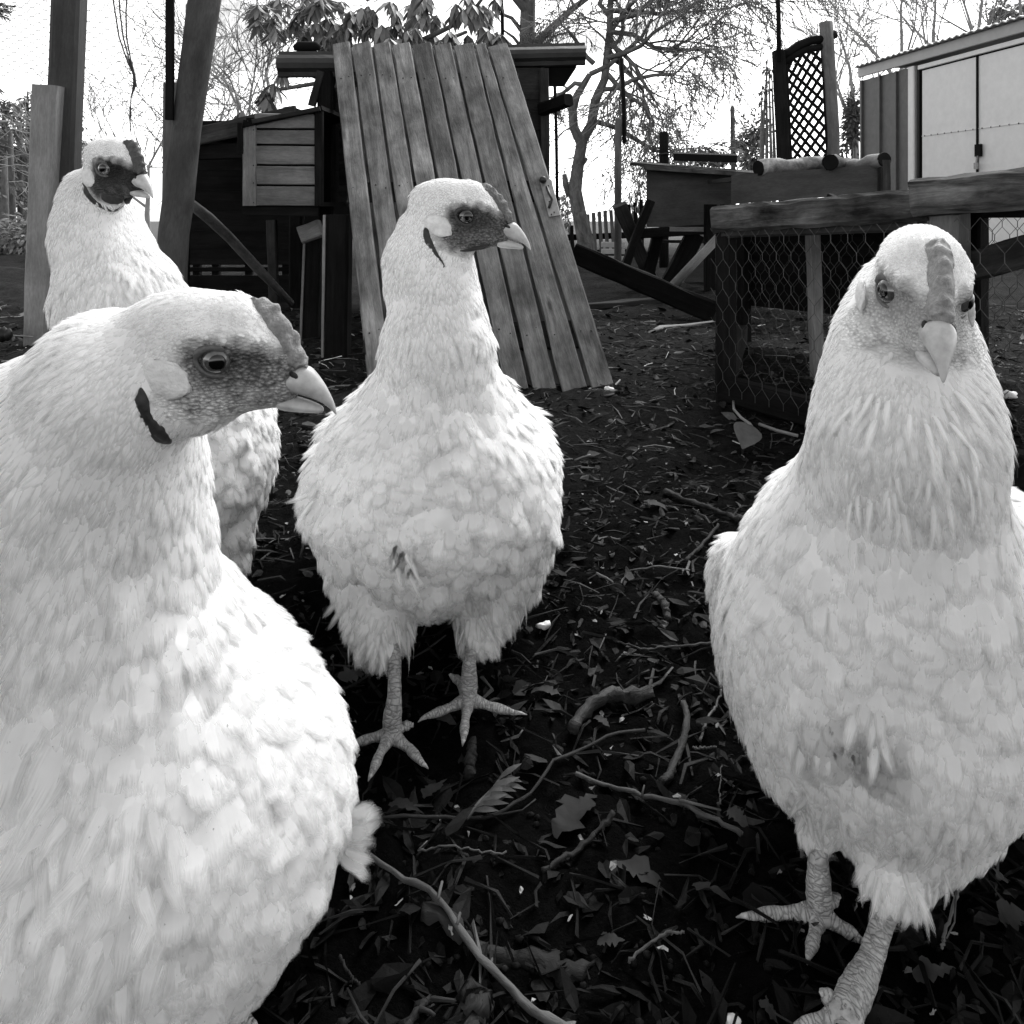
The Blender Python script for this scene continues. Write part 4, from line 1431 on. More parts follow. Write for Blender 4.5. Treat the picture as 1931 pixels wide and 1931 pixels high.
def build_litter():
    mb = MB()
    n = 16000
    for i in range(n):
        Y = math.exp(rng.uniform(math.log(.30), math.log(3.0)))
        X = rng.uniform(-1, 1) * .75 * Y
        if rng.random() < (.55 if Y < .6 else .0):
            continue
        z = gz(X, Y)
        a = rng.uniform(0, 6.283)
        k = rng.random()
        dim = min(3.2, max(.3, .3 + (Y - .42) * 1.9))
        sc = 1 if Y < 1 else min(2.2, 1 + (Y - 1) * .6)
        d = Vector((math.cos(a), math.sin(a), rng.gauss(0, .25)))
        p = Vector((X, Y, z + rng.uniform(0, .004)))
        if k < .50:     # bark chips and leaf scraps
            L = rng.uniform(.006, .024) * sc
            mb.leaf(p, d, (rng.gauss(0, .5), rng.gauss(0, .5), 1), L, L * rng.uniform(.25, .6), dim * math.exp(rng.gauss(-1.0, .9)), rng.uniform(-.2, .4), rng.uniform(-.5, .5), 3, .6)
        elif k < (.80 if Y < 1 else .95):  # twiglets and straws
            L = rng.uniform(.012, .05) * sc
            q = p + d * L
            q.z = gz(q.x, q.y) + rng.uniform(.001, .006)
            m_ = p.lerp(q, .5) + Vector((rng.gauss(0, .13) * L, rng.gauss(0, .13) * L, .002))
            r = min(rng.uniform(.0003, .0010) * sc, L * .04)
            mb.tube([p, m_, q], [r, r, r * .6], 4, dim * math.exp(rng.gauss(-.6, 1.15)), cap=False)
        elif k > .95:
            L = rng.uniform(.003, .007) * sc
            mb.leaf(p + Vector((0, 0, .002)), d, (0, 0, 1), L, L * .6, rng.uniform(3, 18), .1, .2, 2, .6)
    mb.v = [v + Vector((rng.gauss(0, .0005), rng.gauss(0, .0005), rng.gauss(0, .0005))) for v in mb.v]
    single('yard_litter', mb, M_litter, kind='stuff')
    # soil crumbs
    mb = MB()
    for i in range(1600):
        Y = math.exp(rng.uniform(math.log(.30), math.log(2.6)))
        X = rng.uniform(-1, 1) * .75 * Y
        r = rng.uniform(.0008, .0026) * (1 + .5 * (Y > 1))
        mb.ball((X, Y, gz(X, Y) + r * .3), (r * rng.uniform(.8, 1.5), r, r * .8), 5, 3, math.exp(rng.gauss(-1.5, .5)))
    single('soil_crumbs', mb, M_litter, kind='stuff', smooth=True)


build_litter()


def ground_path(pts, z=.006):
    out = []
    for (x, y) in pts:
        p = G(x, y, z)
        p.z = gz(p.x, p.y) + z
        out.append(p)
    return out


def dense(pts, n):
    out = []
    for i in range(n + 1):
        t = i / n * (len(pts) - 1)
        k = min(int(t), len(pts) - 2)
        out.append(pts[k].lerp(pts[k + 1], t - k) + Vector((rng.gauss(0, .0005), rng.gauss(0, .0005), rng.gauss(0, .0004))))
    return out


def twig(label, pts, r0, r1, side=(), m_=None, z=.006, name='twig', cat='twig', group=None, n=22):
    P = dense(ground_path(pts, z), n)
    if r0 < .0035:
        r0, r1 = r0 * .72, r1 * .72
    t = thing(name, label, cat, P[0], group)
    mb = MB()
    mb.tube(P, [(r0 + (r1 - r0) * i / n) * (1 + .10 * math.sin(i * 2.1)) for i in range(n + 1)], 9, wob=.18)
    for i, v in enumerate(mb.v):
        mb.v[i] = v + Vector((mnoise.noise(v * 240), mnoise.noise(v * 240 + Vector((4, 1, 0))), mnoise.noise(v * 240 + Vector((0, 7, 2))))) * (.35 * r0) + Vector((mnoise.noise(v * 45), mnoise.noise(v * 45 + Vector((3, 2, 1))), 0)) * (.9 * r0)
    if r0 > .003:
        for i, v in enumerate(mb.v):
            mb.v[i] = v + Vector((mnoise.noise(v * 70), mnoise.noise(v * 70 + Vector((4, 1, 0))), mnoise.noise(v * 70 + Vector((0, 7, 2))))) * (.35 * r0) + Vector((0, 0, .5 * r0 * mnoise.noise(v * 30)))
    part('stem', mb, m_ or M_twig_g, t, smooth=True)
    for s_ in side:
        q = ground_path(s_, z + .003)
        part('side_shoot', t1(q, [r0 * .7] + [r0 * .45] * (len(q) - 1), 6, wob=.1), m_ or M_twig_g, t, smooth=True)
    return t


M_twig_l = wood('dry_twig', .05, .13, .7, (20, 60, 1), 0, .5, .2, .4, .15)
twig('long knobbly twig running from the nearest hen to the bottom edge', [(695, 1618), (760, 1660), (820, 1695), (850, 1720), (890, 1765), (940, 1815), (990, 1860), (1040, 1895), (1090, 1935)], .0022, .0030, [[(826, 1696), (834, 1668)], [(862, 1728), (868, 1708)], [(925, 1790), (928, 1768)]], M_twig_l)
twig('long thin twig crossing towards the right hen\'s feet', [(1085, 1445), (1140, 1450), (1210, 1474), (1290, 1510), (1350, 1535), (1400, 1556)], .0018, .0022, [[(1210, 1474), (1215, 1462)], [(1280, 1500), (1360, 1522)]], M_twig_l)
twig('curved dark twig between the middle hen\'s feet and the bare ground', [(720, 1545), (830, 1522), (905, 1506), (960, 1490), (1000, 1462), (1040, 1425), (1100, 1395), (1150, 1372), (1215, 1355)], .0016, .0016, [[(905, 1506), (985, 1500), (1010, 1480)]])
twig('straight dark stick lying left of the big fallen leaf', [(1020, 1624), (1080, 1590), (1130, 1555), (1155, 1536)], .0022, .0026)
twig('thin pale straw with a kinked end near the picture centre bottom', [(787, 1588), (850, 1592), (900, 1597), (955, 1600)], .0009, .0007, [[(790, 1588), (806, 1578)]], M_twig_l)
twig('short pale straw right of the long knobbly twig', [(1182, 1804), (1220, 1774), (1262, 1756), (1290, 1748)], .0012, .0008, [], M_twig_l)
twig('forked dark stick at the bottom left beneath the nearest hen', [(750, 1935), (775, 1895), (800, 1855), (814, 1838)], .0026, .0018, [[(790, 1868), (812, 1870), (820, 1876)], [(775, 1895), (730, 1915), (680, 1888), (655, 1820)]])
twig('thin stalk leaning near the nearest hen\'s belly', [(640, 1765), (662, 1795), (680, 1815)], .0012, .0009)
twig('thick straight stick near the right hen\'s wing', [(1293, 1070), (1325, 1035), (1355, 1003)], .0028, .0026)
twig('dark branch half buried beside the right hen\'s breast', [(1255, 938), (1310, 955), (1350, 975), (1395, 1002)], .0040, .0030)
twig('pale bent twig in the middle of the yard', [(1125, 1096), (1165, 1100), (1180, 1086), (1182, 1078), (1240, 1082), (1300, 1088)], .0016, .0012, [], M_twig_l)
twig('thin pale twig below the bent twig', [(1158, 1192), (1210, 1202), (1260, 1208), (1345, 1212)], .0012, .0014, [], M_twig_l)
twig('upright straw standing beside the right hen\'s breast', [(1356, 1510), (1358, 1470), (1360, 1430)], .0008, .0006, [], M_twig_l)
twig('pale broken straw leaning against the right hen\'s thigh tuft', [(1318, 1360), (1336, 1328), (1350, 1296), (1360, 1282)], .0015, .0012, [], M_twig_l)
twig('short pale straw under the right hen\'s tuft', [(1308, 1370), (1352, 1378)], .0014, .0010, [], M_twig_l)
twig('short dark stub at the middle hen\'s front toe', [(884, 1440), (890, 1410), (894, 1388)], .0036, .0032)
M_root = wood('root_bark', .012, .06, .75, (30, 60, 1), 0, 1.0, .1, .7, .3)
twig('thick curved root piece right of the middle hen\'s feet', [(1078, 1372), (1090, 1345), (1112, 1320), (1145, 1303), (1180, 1296), (1230, 1288)], .0044, .0048, [], M_root, .008, 'root', 'root')
twig('curled bark strip between the root piece and the right hen', [(1290, 1305), (1294, 1340), (1286, 1380), (1262, 1430), (1246, 1458)], .0034, .0038, [], M_root, .006, 'bark', 'bark')
twig('dark thick stick half sunk in soil beside the knobbly twig', [(800, 1730), (880, 1752), (960, 1770), (1050, 1798), (1110, 1820)], .0050, .0060, [], M_twig_g, -.001, 'stick', 'stick')
twig('blunt dark stick end at the bottom under the knobbly twig', [(880, 1840), (892, 1870), (895, 1900), (880, 1940)], .0068, .0080, [], M_twig_g, .002, 'stick', 'stick')
twig('forked plant stalk hanging under the right hen\'s thigh', [(1808, 1690), (1802, 1735), (1780, 1775), (1776, 1795)], .0012, .0010, [[(1802, 1735), (1800, 1765), (1785, 1782)]], M_twig_l, .03)
twig('stub of root beside the right hen\'s wing', [(1235, 1118), (1252, 1140), (1258, 1160)], .0042, .0036, [], M_root, .004, 'root', 'root')

# a weed sprig with small leaves in front of the middle hen
t = thing('weed_sprig', 'leafy weed sprig lying in front of the middle hen\'s feet', 'weed', G(900, 1480))
P = ground_path([(880, 1510), (905, 1478), (930, 1448), (950, 1428)], .012)
part('stem', t1(P, [.0014, .0012, .001, .0006], 6), M_twig_l, t, smooth=True)
M_weed = toned('weed_leaf', .05, .6, .3, 200, .2)
for k in range(13):
    b_ = P[0].lerp(P[-1], .15 + .8 * k / 13) if k < 13 else P[-1]
    mb = MB()
    a = (1 if k % 2 else -1) * rng.uniform(.4, .9)
    mb.leaf((0, 0, 0), (math.cos(a) * .6 + .4, math.sin(a) * .5, rng.uniform(.1, .5)), (0, -.4, 1), rng.uniform(.014, .024), .004, 1, .3, .2, 4)
    mb.v = [v + b_ for v in mb.v]
    part('leaf', mb, M_weed, t, smooth=True)

# fallen leaves that can be told apart
M_dl = toned('fallen_leaf', .026, .7, .12, 90, .05)
LV = [
    ('broad dark fallen leaf lying near the straight stick, right of the picture centre', 1046, 1548, 1128, 1472, .42, .5),
    ('long ragged leaf lying alone on the dark soil at the lower centre right', 1170, 1632, 1290, 1642, .30, 1.1),
    ('torn dark leaf beside the right hen\'s outer toe', 1300, 1640, 1390, 1680, .38, .8),
    ('folded pale leaf scrap between nearest and middle hen', 640, 1285, 692, 1262, .55, 2.2),
    ('curled leaf in front of the middle hen\'s left foot', 800, 1475, 842, 1442, .5, .9),
    ('small oval leaf beneath the right hen\'s outer toe', 1432, 1880, 1468, 1920, .5, .9),
    ('square leaf fragment in the middle of the yard', 1196, 1040, 1222, 1042, .8, 1.8),
    ('rounded leaf lying by the root piece', 1120, 1340, 1150, 1352, .8, 1.0),
    ('lobed leaf touching the right hen\'s left thigh', 1372, 1520, 1416, 1545, .6, 1.8),
    ('pale leaf at the right edge below the right hen', 1885, 1750, 1935, 1760, .75, 1.3),
    ('leaf scrap right of the middle hen\'s right foot', 1000, 1280, 1060, 1292, .55, 1.2),
    ('twisted leaf at the bottom right under the hen\'s tail side', 1722, 1838, 1800, 1850, .4, 1.4),
    ('dull rounded leaf near the bottom centre', 1128, 1748, 1176, 1752, .65, .9),
    ('narrow leaf against the middle hen\'s left toes', 735, 1492, 800, 1500, .3, .8),
    ('upright dry leaf tip between the right hen\'s legs and the edge', 1880, 1660, 1900, 1640, .6, 1.3),
    ('ragged leaf left of the root stub in mid yard', 1215, 960, 1262, 968, .5, 1.2),
]
for (lab, x0, y0, x1, y1, w, tone) in LV:
    a, b_ = ground_path([(x0, y0), (x1, y1)], .006)
    t = thing('fallen_leaf', lab, 'leaf', a)
    mb = MB()
    L = (b_ - a).length
    mb.leaf(a, (b_ - a) + Vector((0, 0, .15 * L)), (rng.gauss(0, .2), rng.gauss(0, .2), 1), L, L * w * 1.15, tone, .3, .25, 14, .7, .6)
    for i, v in enumerate(mb.v):
        mb.v[i] = v + Vector((mnoise.noise(v * 110), mnoise.noise(v * 110 + Vector((3, 3, 3))), .8 * mnoise.noise(v * 90 + Vector((7, 1, 3))))) * (.10 * L)
    part('blade', mb, M_dl, t, smooth=True)

# white scraps
for (lab, nm, x, y, r) in (('white crumpled scrap by the foot of the leaning door', 'white_scrap', 1152, 735, .012), ('pale pebble at the bottom edge between twig and right hen', 'pebble', 1380, 1924, .0035), ('pale feather tuft lying behind the wire pen at the right edge', 'feather_tuft', 1905, 745, .012), ('tiny white crumb pair in the middle of the yard', 'white_crumb', 1278, 1045, .0035), ('pale scrap beside the middle hen\'s right thigh', 'white_scrap', 1026, 1180, .005)):
    p = G(x, y, r * .6)
    t = thing(nm, lab, nm.split('_')[-1], p)
    mb = MB()
    mb.ball(p, (r * 1.1, r * .8, r * .75), 10, 7)
    for i, v in enumerate(mb.v):
        mb.v[i] = v + (v - p) * (.7 * mnoise.noise(v * (1.1 / r)))
    part('scrap' if 'scrap' in nm else nm, mb, M_white, t, smooth=True)
    if x == 1152:
        part('quill', t1([p + Vector((.006, 0, .006)), p + Vector((.024, .03, .014))], .0022, 6), M_pale, t)
# ------------------------------------------------------------------ hens
def feather_material():
    m, nt, b = new_mat('white_feathers')
    at = nt.nodes.new('ShaderNodeAttribute')
    at.attribute_name = 'tone'
    tc = nt.nodes.new('ShaderNodeTexCoord')
    n = noise_node(nt, tc.outputs['Object'], 42, 5, .65)
    sp = noise_node(nt, tc.outputs['Object'], 620, 2, .5)
    off = math_node(nt, 'MULTIPLY', at.outputs['Fac'], 977.0)
    ad = nt.nodes.new('ShaderNodeVectorMath')
    ad.operation = 'ADD'
    nt.links.new(tc.outputs['UV'], ad.inputs[0])
    nt.links.new(off, ad.inputs[1])
    barb = noise_node(nt, scaled(nt, ad.outputs[0], (15, 1.6, 1)), 1.0, 3, .6)
    v = math_node(nt, 'MULTIPLY', at.outputs['Fac'], map_range(nt, n, .25, .6, .76, .86))
    v = math_node(nt, 'MULTIPLY', v, map_range(nt, sp, .70, .78, 1.0, .45))   # flecks of dirt
    v = math_node(nt, 'MULTIPLY', v, map_range(nt, barb, .3, .7, .98, 1.01))
    dif = nt.nodes.new('ShaderNodeBsdfDiffuse')
    nt.links.new(v, dif.inputs['Color'])
    tr = nt.nodes.new('ShaderNodeBsdfTranslucent')
    nt.links.new(v, tr.inputs['Color'])
    bp = nt.nodes.new('ShaderNodeBump')
    bp.inputs['Strength'].default_value = .07
    bp.inputs['Distance'].default_value = .0006
    nt.links.new(barb, bp.inputs['Height'])
    nt.links.new(bp.outputs[0], dif.inputs['Normal'])
    mx = nt.nodes.new('ShaderNodeMixShader')
    mx.inputs[0].default_value = .25
    nt.links.new(dif.outputs[0], mx.inputs[1])
    nt.links.new(tr.outputs[0], mx.inputs[2])
    # loose barbs: the vane thins out towards its margins and tip
    sx = nt.nodes.new('ShaderNodeSeparateXYZ')
    nt.links.new(tc.outputs['UV'], sx.inputs[0])
    e = math_node(nt, 'ABSOLUTE', math_node(nt, 'SUBTRACT', math_node(nt, 'MULTIPLY', sx.outputs[0], 2.0), 1.0))
    fr = nt.nodes.new('ShaderNodeAttribute')
    fr.attribute_name = 'fray'
    frv = fr.outputs['Fac']
    lin = lambda a_, b_: math_node(nt, 'ADD', math_node(nt, 'MULTIPLY', frv, b_ - a_), a_)

    def fade(x, start):
        # 1 before start, falling to 0 at 1
        return math_node(nt, 'DIVIDE', math_node(nt, 'SUBTRACT', 1.0, x), math_node(nt, 'SUBTRACT', 1.0, start), True)
    side = fade(e, lin(.40, .12))
    tip = fade(sx.outputs[1], lin(.58, .36))
    root_ = map_range(nt, sx.outputs[1], 0.0, .12, 0.0, 1.0)
    al = math_node(nt, 'MULTIPLY', math_node(nt, 'MULTIPLY', side, tip), root_)
    al = math_node(nt, 'ADD', al, math_node(nt, 'MULTIPLY', map_range(nt, barb, .3, .7, -.20, .20), lin(.55, 1.0)))
    al = math_node(nt, 'DIVIDE', math_node(nt, 'SUBTRACT', al, .02), lin(.70, .82), True)
    tp = nt.nodes.new('ShaderNodeBsdfTransparent')
    m2 = nt.nodes.new('ShaderNodeMixShader')
    nt.links.new(al, m2.inputs[0])
    nt.links.new(tp.outputs[0], m2.inputs[1])
    nt.links.new(mx.outputs[0], m2.inputs[2])
    nt.links.new(m2.outputs[0], nt.nodes['Material Output'].inputs[0])
    return m


def hen_skin_material():
    """body under the feathers: down white, bare facial skin where the 'skin' attribute says so"""
    m, nt, b = new_mat('hen_body')
    at = nt.nodes.new('ShaderNodeAttribute')
    at.attribute_name = 'skin'
    tv = nt.nodes.new('ShaderNodeAttribute')
    tv.attribute_name = 'skin_value'
    tc = nt.nodes.new('ShaderNodeTexCoord')
    n = noise_node(nt, tc.outputs['Object'], 300, 6, .72, 1.6)
    n2 = noise_node(nt, tc.outputs['Object'], 90, 4, .6)
    vo = nt.nodes.new('ShaderNodeTexVoronoi')
    vo.inputs['Scale'].default_value = 1.0
    nt.links.new(scaled(nt, tc.outputs['Object'], (430, 430, 760)), vo.inputs['Vector'])
    wr = map_range(nt, vo.outputs['Distance'], .1, .7, 1.45, .45)
    sk = math_node(nt, 'MULTIPLY', tv.outputs['Fac'], map_range(nt, n, .3, .7, .25, 2.0))
    sk = math_node(nt, 'MULTIPLY', sk, map_range(nt, n2, .3, .7, .55, 1.5))
    sk = math_node(nt, 'MULTIPLY', sk, wr)
    mix = nt.nodes.new('ShaderNodeMix')
    mix.data_type = 'FLOAT'
    nt.links.new(at.outputs['Fac'], mix.inputs[0])
    bt = nt.nodes.new('ShaderNodeAttribute')
    bt.attribute_name = 'down_tone'
    nt.links.new(math_node(nt, 'MULTIPLY', bt.outputs['Fac'], .70), mix.inputs[2])
    nt.links.new(sk, mix.inputs[3])
    nt.links.new(mix.outputs[0], b.inputs['Base Color'])
    b.inputs['Roughness'].default_value = .6
    b.inputs['Specular IOR Level'].default_value = .25
    hh = math_node(nt, 'MULTIPLY', math_node(nt, 'SUBTRACT', n, math_node(nt, 'MULTIPLY', vo.outputs['Distance'], .8)), at.outputs['Fac'])
    bump(nt, b, hh, .8, .0022)
    return m


def scale_material():
    m, nt, b = new_mat('leg_scales')
    tc = nt.nodes.new('ShaderNodeTexCoord')
    vo = nt.nodes.new('ShaderNodeTexVoronoi')
    vo.feature = 'DISTANCE_TO_EDGE'
    vo.inputs['Scale'].default_value = 1
    nt.links.new(scaled(nt, tc.outputs['UV'], (420, 150, 1)), vo.inputs['Vector'])
    e = map_range(nt, vo.outputs['Distance'], .01, .09, .55, 1.0)
    n = noise_node(nt, tc.outputs['Object'], 160, 5, .65)
    v = math_node(nt, 'MULTIPLY', e, map_range(nt, n,   .3, .7, .22, .46))
    nt.links.new(v, b.inputs['Base Color'])
    b.inputs['Roughness'].default_value = .5
    b.inputs['Specular IOR Level'].default_value = .4
    h = math_node(nt, 'ADD', map_range(nt, vo.outputs['Distance'], 0, .2, 0, 1), math_node(nt, 'MULTIPLY', n, .5))
    bump(nt, b, h, .7, .0012)
    return m


M_feather = feather_material()
M_henbody = hen_skin_material()
M_scale = scale_material()
M_beak = plain('beak_horn', .26, .46, 130, .38, .15, .0006, .5)
M_lobe = plain('earlobe', .50, .70, 200, .65, .9, .0016, .3)
M_wattle_gap = plain('wattle_and_gap_shade', .008, .03, 300, .6, .6, .001, .35)  # dark flesh, also used to paint the shade in feather gaps
M_claw = plain('claw', .22, .48, 300, .45, .1, .0005, .4)
M_nostril = plain('nostril', .006, .012, 300, .7, 0)


def comb_material(lo, hi):
    return plain('comb_flesh', lo, hi, 420, .55, .9, .0016, .35)


def eye_material(nm, lo, hi):
    m, nt, b = new_mat(nm)
    tc = nt.nodes.new('ShaderNodeTexCoord')
    n = noise_node(nt, tc.outputs['Object'], 500, 3, .6)
    nt.links.new(map_range(nt, n, .3, .7, lo, hi), b.inputs['Base Color'])
    b.inputs['Roughness'].default_value = .06
    b.inputs['Specular IOR Level'].default_value = .6
    b.inputs['Coat Weight'].default_value = 1
    b.inputs['Coat Roughness'].default_value = .02
    return m


M_iris = eye_material('hen_iris', .035, .08)
M_iris_shaded = eye_material('shaded_hen_iris', .008, .02)  # iris copy with the shade over its hen put into the colour
M_lid_shaded = plain('shaded_eyelid', .018, .045, 500, .5, .4, .0006, .35)  # eyelid copy darkened to paint that same shade
M_pupil = plain('pupil', .002, .003, 50, .05, 0, .001, .6)
M_lid = plain('eyelid_skin', .05, .11, 500, .5, .4, .0006, .35)

HS = 0.345 / F      # metres per photo pixel on the nearest hen's head, the unit of the head's own coordinates


class SDF:
    def __init__(self, k):
        self.p, self.k = [], k

    def cone(self, a, ra, b, rb, k=None):
        self.p.append(('c', np.array(a, float), ra, np.array(b, float), rb, k))

    def ell(self, c, r, M=None, k=None):
        self.p.append(('e', np.array(c, float), np.array(r, float), np.array(M, float) if M is not None else np.eye(3), k))

    def eval(self, P):
        d = None
        for q in self.p:
            if q[0] == 'c':
                _, a, ra, b, rb, k = q
                ab = b - a
                w = P - a.astype(P.dtype)
                t = np.clip((w @ ab.astype(P.dtype)) / max(ab @ ab, 1e-12), 0, 1)
                x = w - t[..., None] * ab.astype(P.dtype)
                di = np.sqrt((x * x).sum(-1)) - (ra + (rb - ra) * t)
            else:
                _, c, r, M, k = q
                w = (P - c.astype(P.dtype)) @ M.astype(P.dtype)
                k0 = np.sqrt(((w / r) ** 2).sum(-1))
                k1 = np.sqrt(((w / (r * r)) ** 2).sum(-1)) + 1e-9
                di = k0 * (k0 - 1) / k1
            if d is None:
                d = di
            else:
                kk = k if k is not None else self.k
                h = np.clip(.5 + .5 * (d - di) / kk, 0, 1)
                d = d + (di - d) * h - kk * h * (1 - h)
        return d


def surface_nets(sdf, lo, hi, h):
    lo, hi = np.array(lo), np.array(hi)
    n = np.ceil((hi - lo) / h).astype(int) + 1
    ax = [lo[i] + h * np.arange(n[i]) for i in range(3)]
    Fv = np.empty(n, np.float32)
    for i in range(n[0]):           # slab by slab keeps memory small
        Yg, Zg = np.meshgrid(ax[1], ax[2], indexing='ij')
        P = np.stack([np.full_like(Yg, ax[0][i]), Yg, Zg], -1).astype(np.float32)
        Fv[i] = sdf.eval(P)
    S = Fv < 0
    c = [(a, b, d) for a in (0, 1) for b in (0, 1) for d in (0, 1)]
    sl = lambda a, m: slice(a, m - 1 + a)
    cnt = sum(S[sl(a, n[0]), sl(b, n[1]), sl(d, n[2])].astype(np.int8) for a, b, d in c)
    act = (cnt > 0) & (cnt < 8)
    idx = np.argwhere(act)
    acc = np.zeros((len(idx), 3))
    num = np.zeros(len(idx))
    for i in range(8):
        for j in range(i + 1, 8):
            u, v = np.array(c[i]), np.array(c[j])
            if np.abs(u - v).sum() != 1:
                continue
            fu = Fv[tuple((idx + u).T)]
            fv = Fv[tuple((idx + v).T)]
            mk = (fu < 0) != (fv < 0)
            t = np.where(mk, fu / np.where(mk, fu - fv, 1), 0)
            acc += np.where(mk[:, None], u + (v - u) * t[:, None], 0)
            num += mk
    V = lo + (idx + acc / num[:, None]) * h
    vid = -np.ones(act.shape, np.int64)
    vid[tuple(idx.T)] = np.arange(len(idx))
    quads = []
    for axn in range(3):
        o1, o2 = [(1, 2), (2, 0), (0, 1)][axn]
        s0 = [slice(1, m - 1) for m in n]
        s1 = list(s0)
        s0[axn], s1[axn] = slice(0, n[axn] - 1), slice(1, n[axn])
        A, B = S[tuple(s0)], S[tuple(s1)]
        e = np.argwhere(A != B)
        ins = A[tuple(e.T)]
        base = e + 1
        base[:, axn] -= 1
        d1, d2 = np.zeros(3, int), np.zeros(3, int)
        d1[o1], d2[o2] = 1, 1
        q = np.stack([vid[tuple((base - d1 - d2).T)], vid[tuple((base - d2).T)], vid[tuple(base.T)], vid[tuple((base - d1).T)]], -1)
        q[~ins] = q[~ins][:, ::-1]
        quads.append(q)
    Q = np.concatenate(quads)
    return V, Q[(Q >= 0).all(1)]


def largest(V, Q):
    """keep the largest connected piece only"""
    lab = np.arange(len(V))
    while True:
        m = lab[Q].min(1)
        new = lab.copy()
        for k in range(4):
            np.minimum.at(new, Q[:, k], m)
        new = new[new]
        new = new[new]
        if (new == lab).all():
            break
        lab = new
    best = np.bincount(lab).argmax()
    keep = lab == best
    ids = np.cumsum(keep) - 1
    return V[keep], ids[Q[keep[Q].all(1)]]


def vert_normals(V, Q):
    fn = np.cross(V[Q[:, 2]] - V[Q[:, 0]], V[Q[:, 3]] - V[Q[:, 1]])
    N = np.zeros_like(V)
    for k in range(4):
        np.add.at(N, Q[:, k], fn)
    return N / (np.linalg.norm(N, axis=1, keepdims=True) + 1e-12)


def laplace(V, Q, it, lam=.5):
    for _ in range(it):
        s = np.zeros_like(V)
        c = np.zeros(len(V))
        for k in range(4):
            np.add.at(s, Q[:, k], V[Q[:, (k + 1) % 4]] + V[Q[:, (k + 3) % 4]])
            np.add.at(c, Q[:, k], 2)
        V = V + lam * (s / c[:, None] - V)
    return V


def cells(P, s, seed=0):
    """distance to the nearest of scattered points, in cell units"""
    p = P * s + 41.7
    i = np.floor(p).astype(np.int64)
    f = p - i
    best = np.full(len(P), 9.0)
    for a in (-1, 0, 1):
        for b in (-1, 0, 1):
            for c in (-1, 0, 1):
                n = ((i[:, 0] + a) * 374761393 + (i[:, 1] + b) * 668265263 + (i[:, 2] + c) * 2147483647 + seed * 982451653) & 0x7fffffff
                d2 = 0
                for k, o in enumerate((a, b, c)):
                    n = ((n ^ (n >> 13)) * 1274126177) & 0x7fffffff
                    q = ((n ^ (n >> 16)) & 0xffff) / 65535.0
                    d2 = d2 + (o + q - f[:, k]) ** 2
                best = np.minimum(best, d2)
    return np.sqrt(best)


def noise3(P, s, seed=0):
    """trilinear value noise on (N,3)"""
    p = P * s + 57.3
    i = np.floor(p).astype(np.int64)
    f = p - i
    f = f * f * (3 - 2 * f)

    def h(a, b, c):
        n = (a * 374761393 + b * 668265263 + c * 2147483647 + seed * 982451653) & 0x7fffffff
        n = ((n ^ (n >> 13)) * 1274126177) & 0x7fffffff
        return ((n ^ (n >> 16)) & 0xffff) / 65535.0
    r = 0
    for a in (0, 1):
        for b in (0, 1):
            for c in (0, 1):
                w = (f[:, 0] if a else 1 - f[:, 0]) * (f[:, 1] if b else 1 - f[:, 1]) * (f[:, 2] if c else 1 - f[:, 2])
                r = r + w * h(i[:, 0] + a, i[:, 1] + b, i[:, 2] + c)
    return r


ROWS = np.array([0, .25, .55, .82, 1.0])


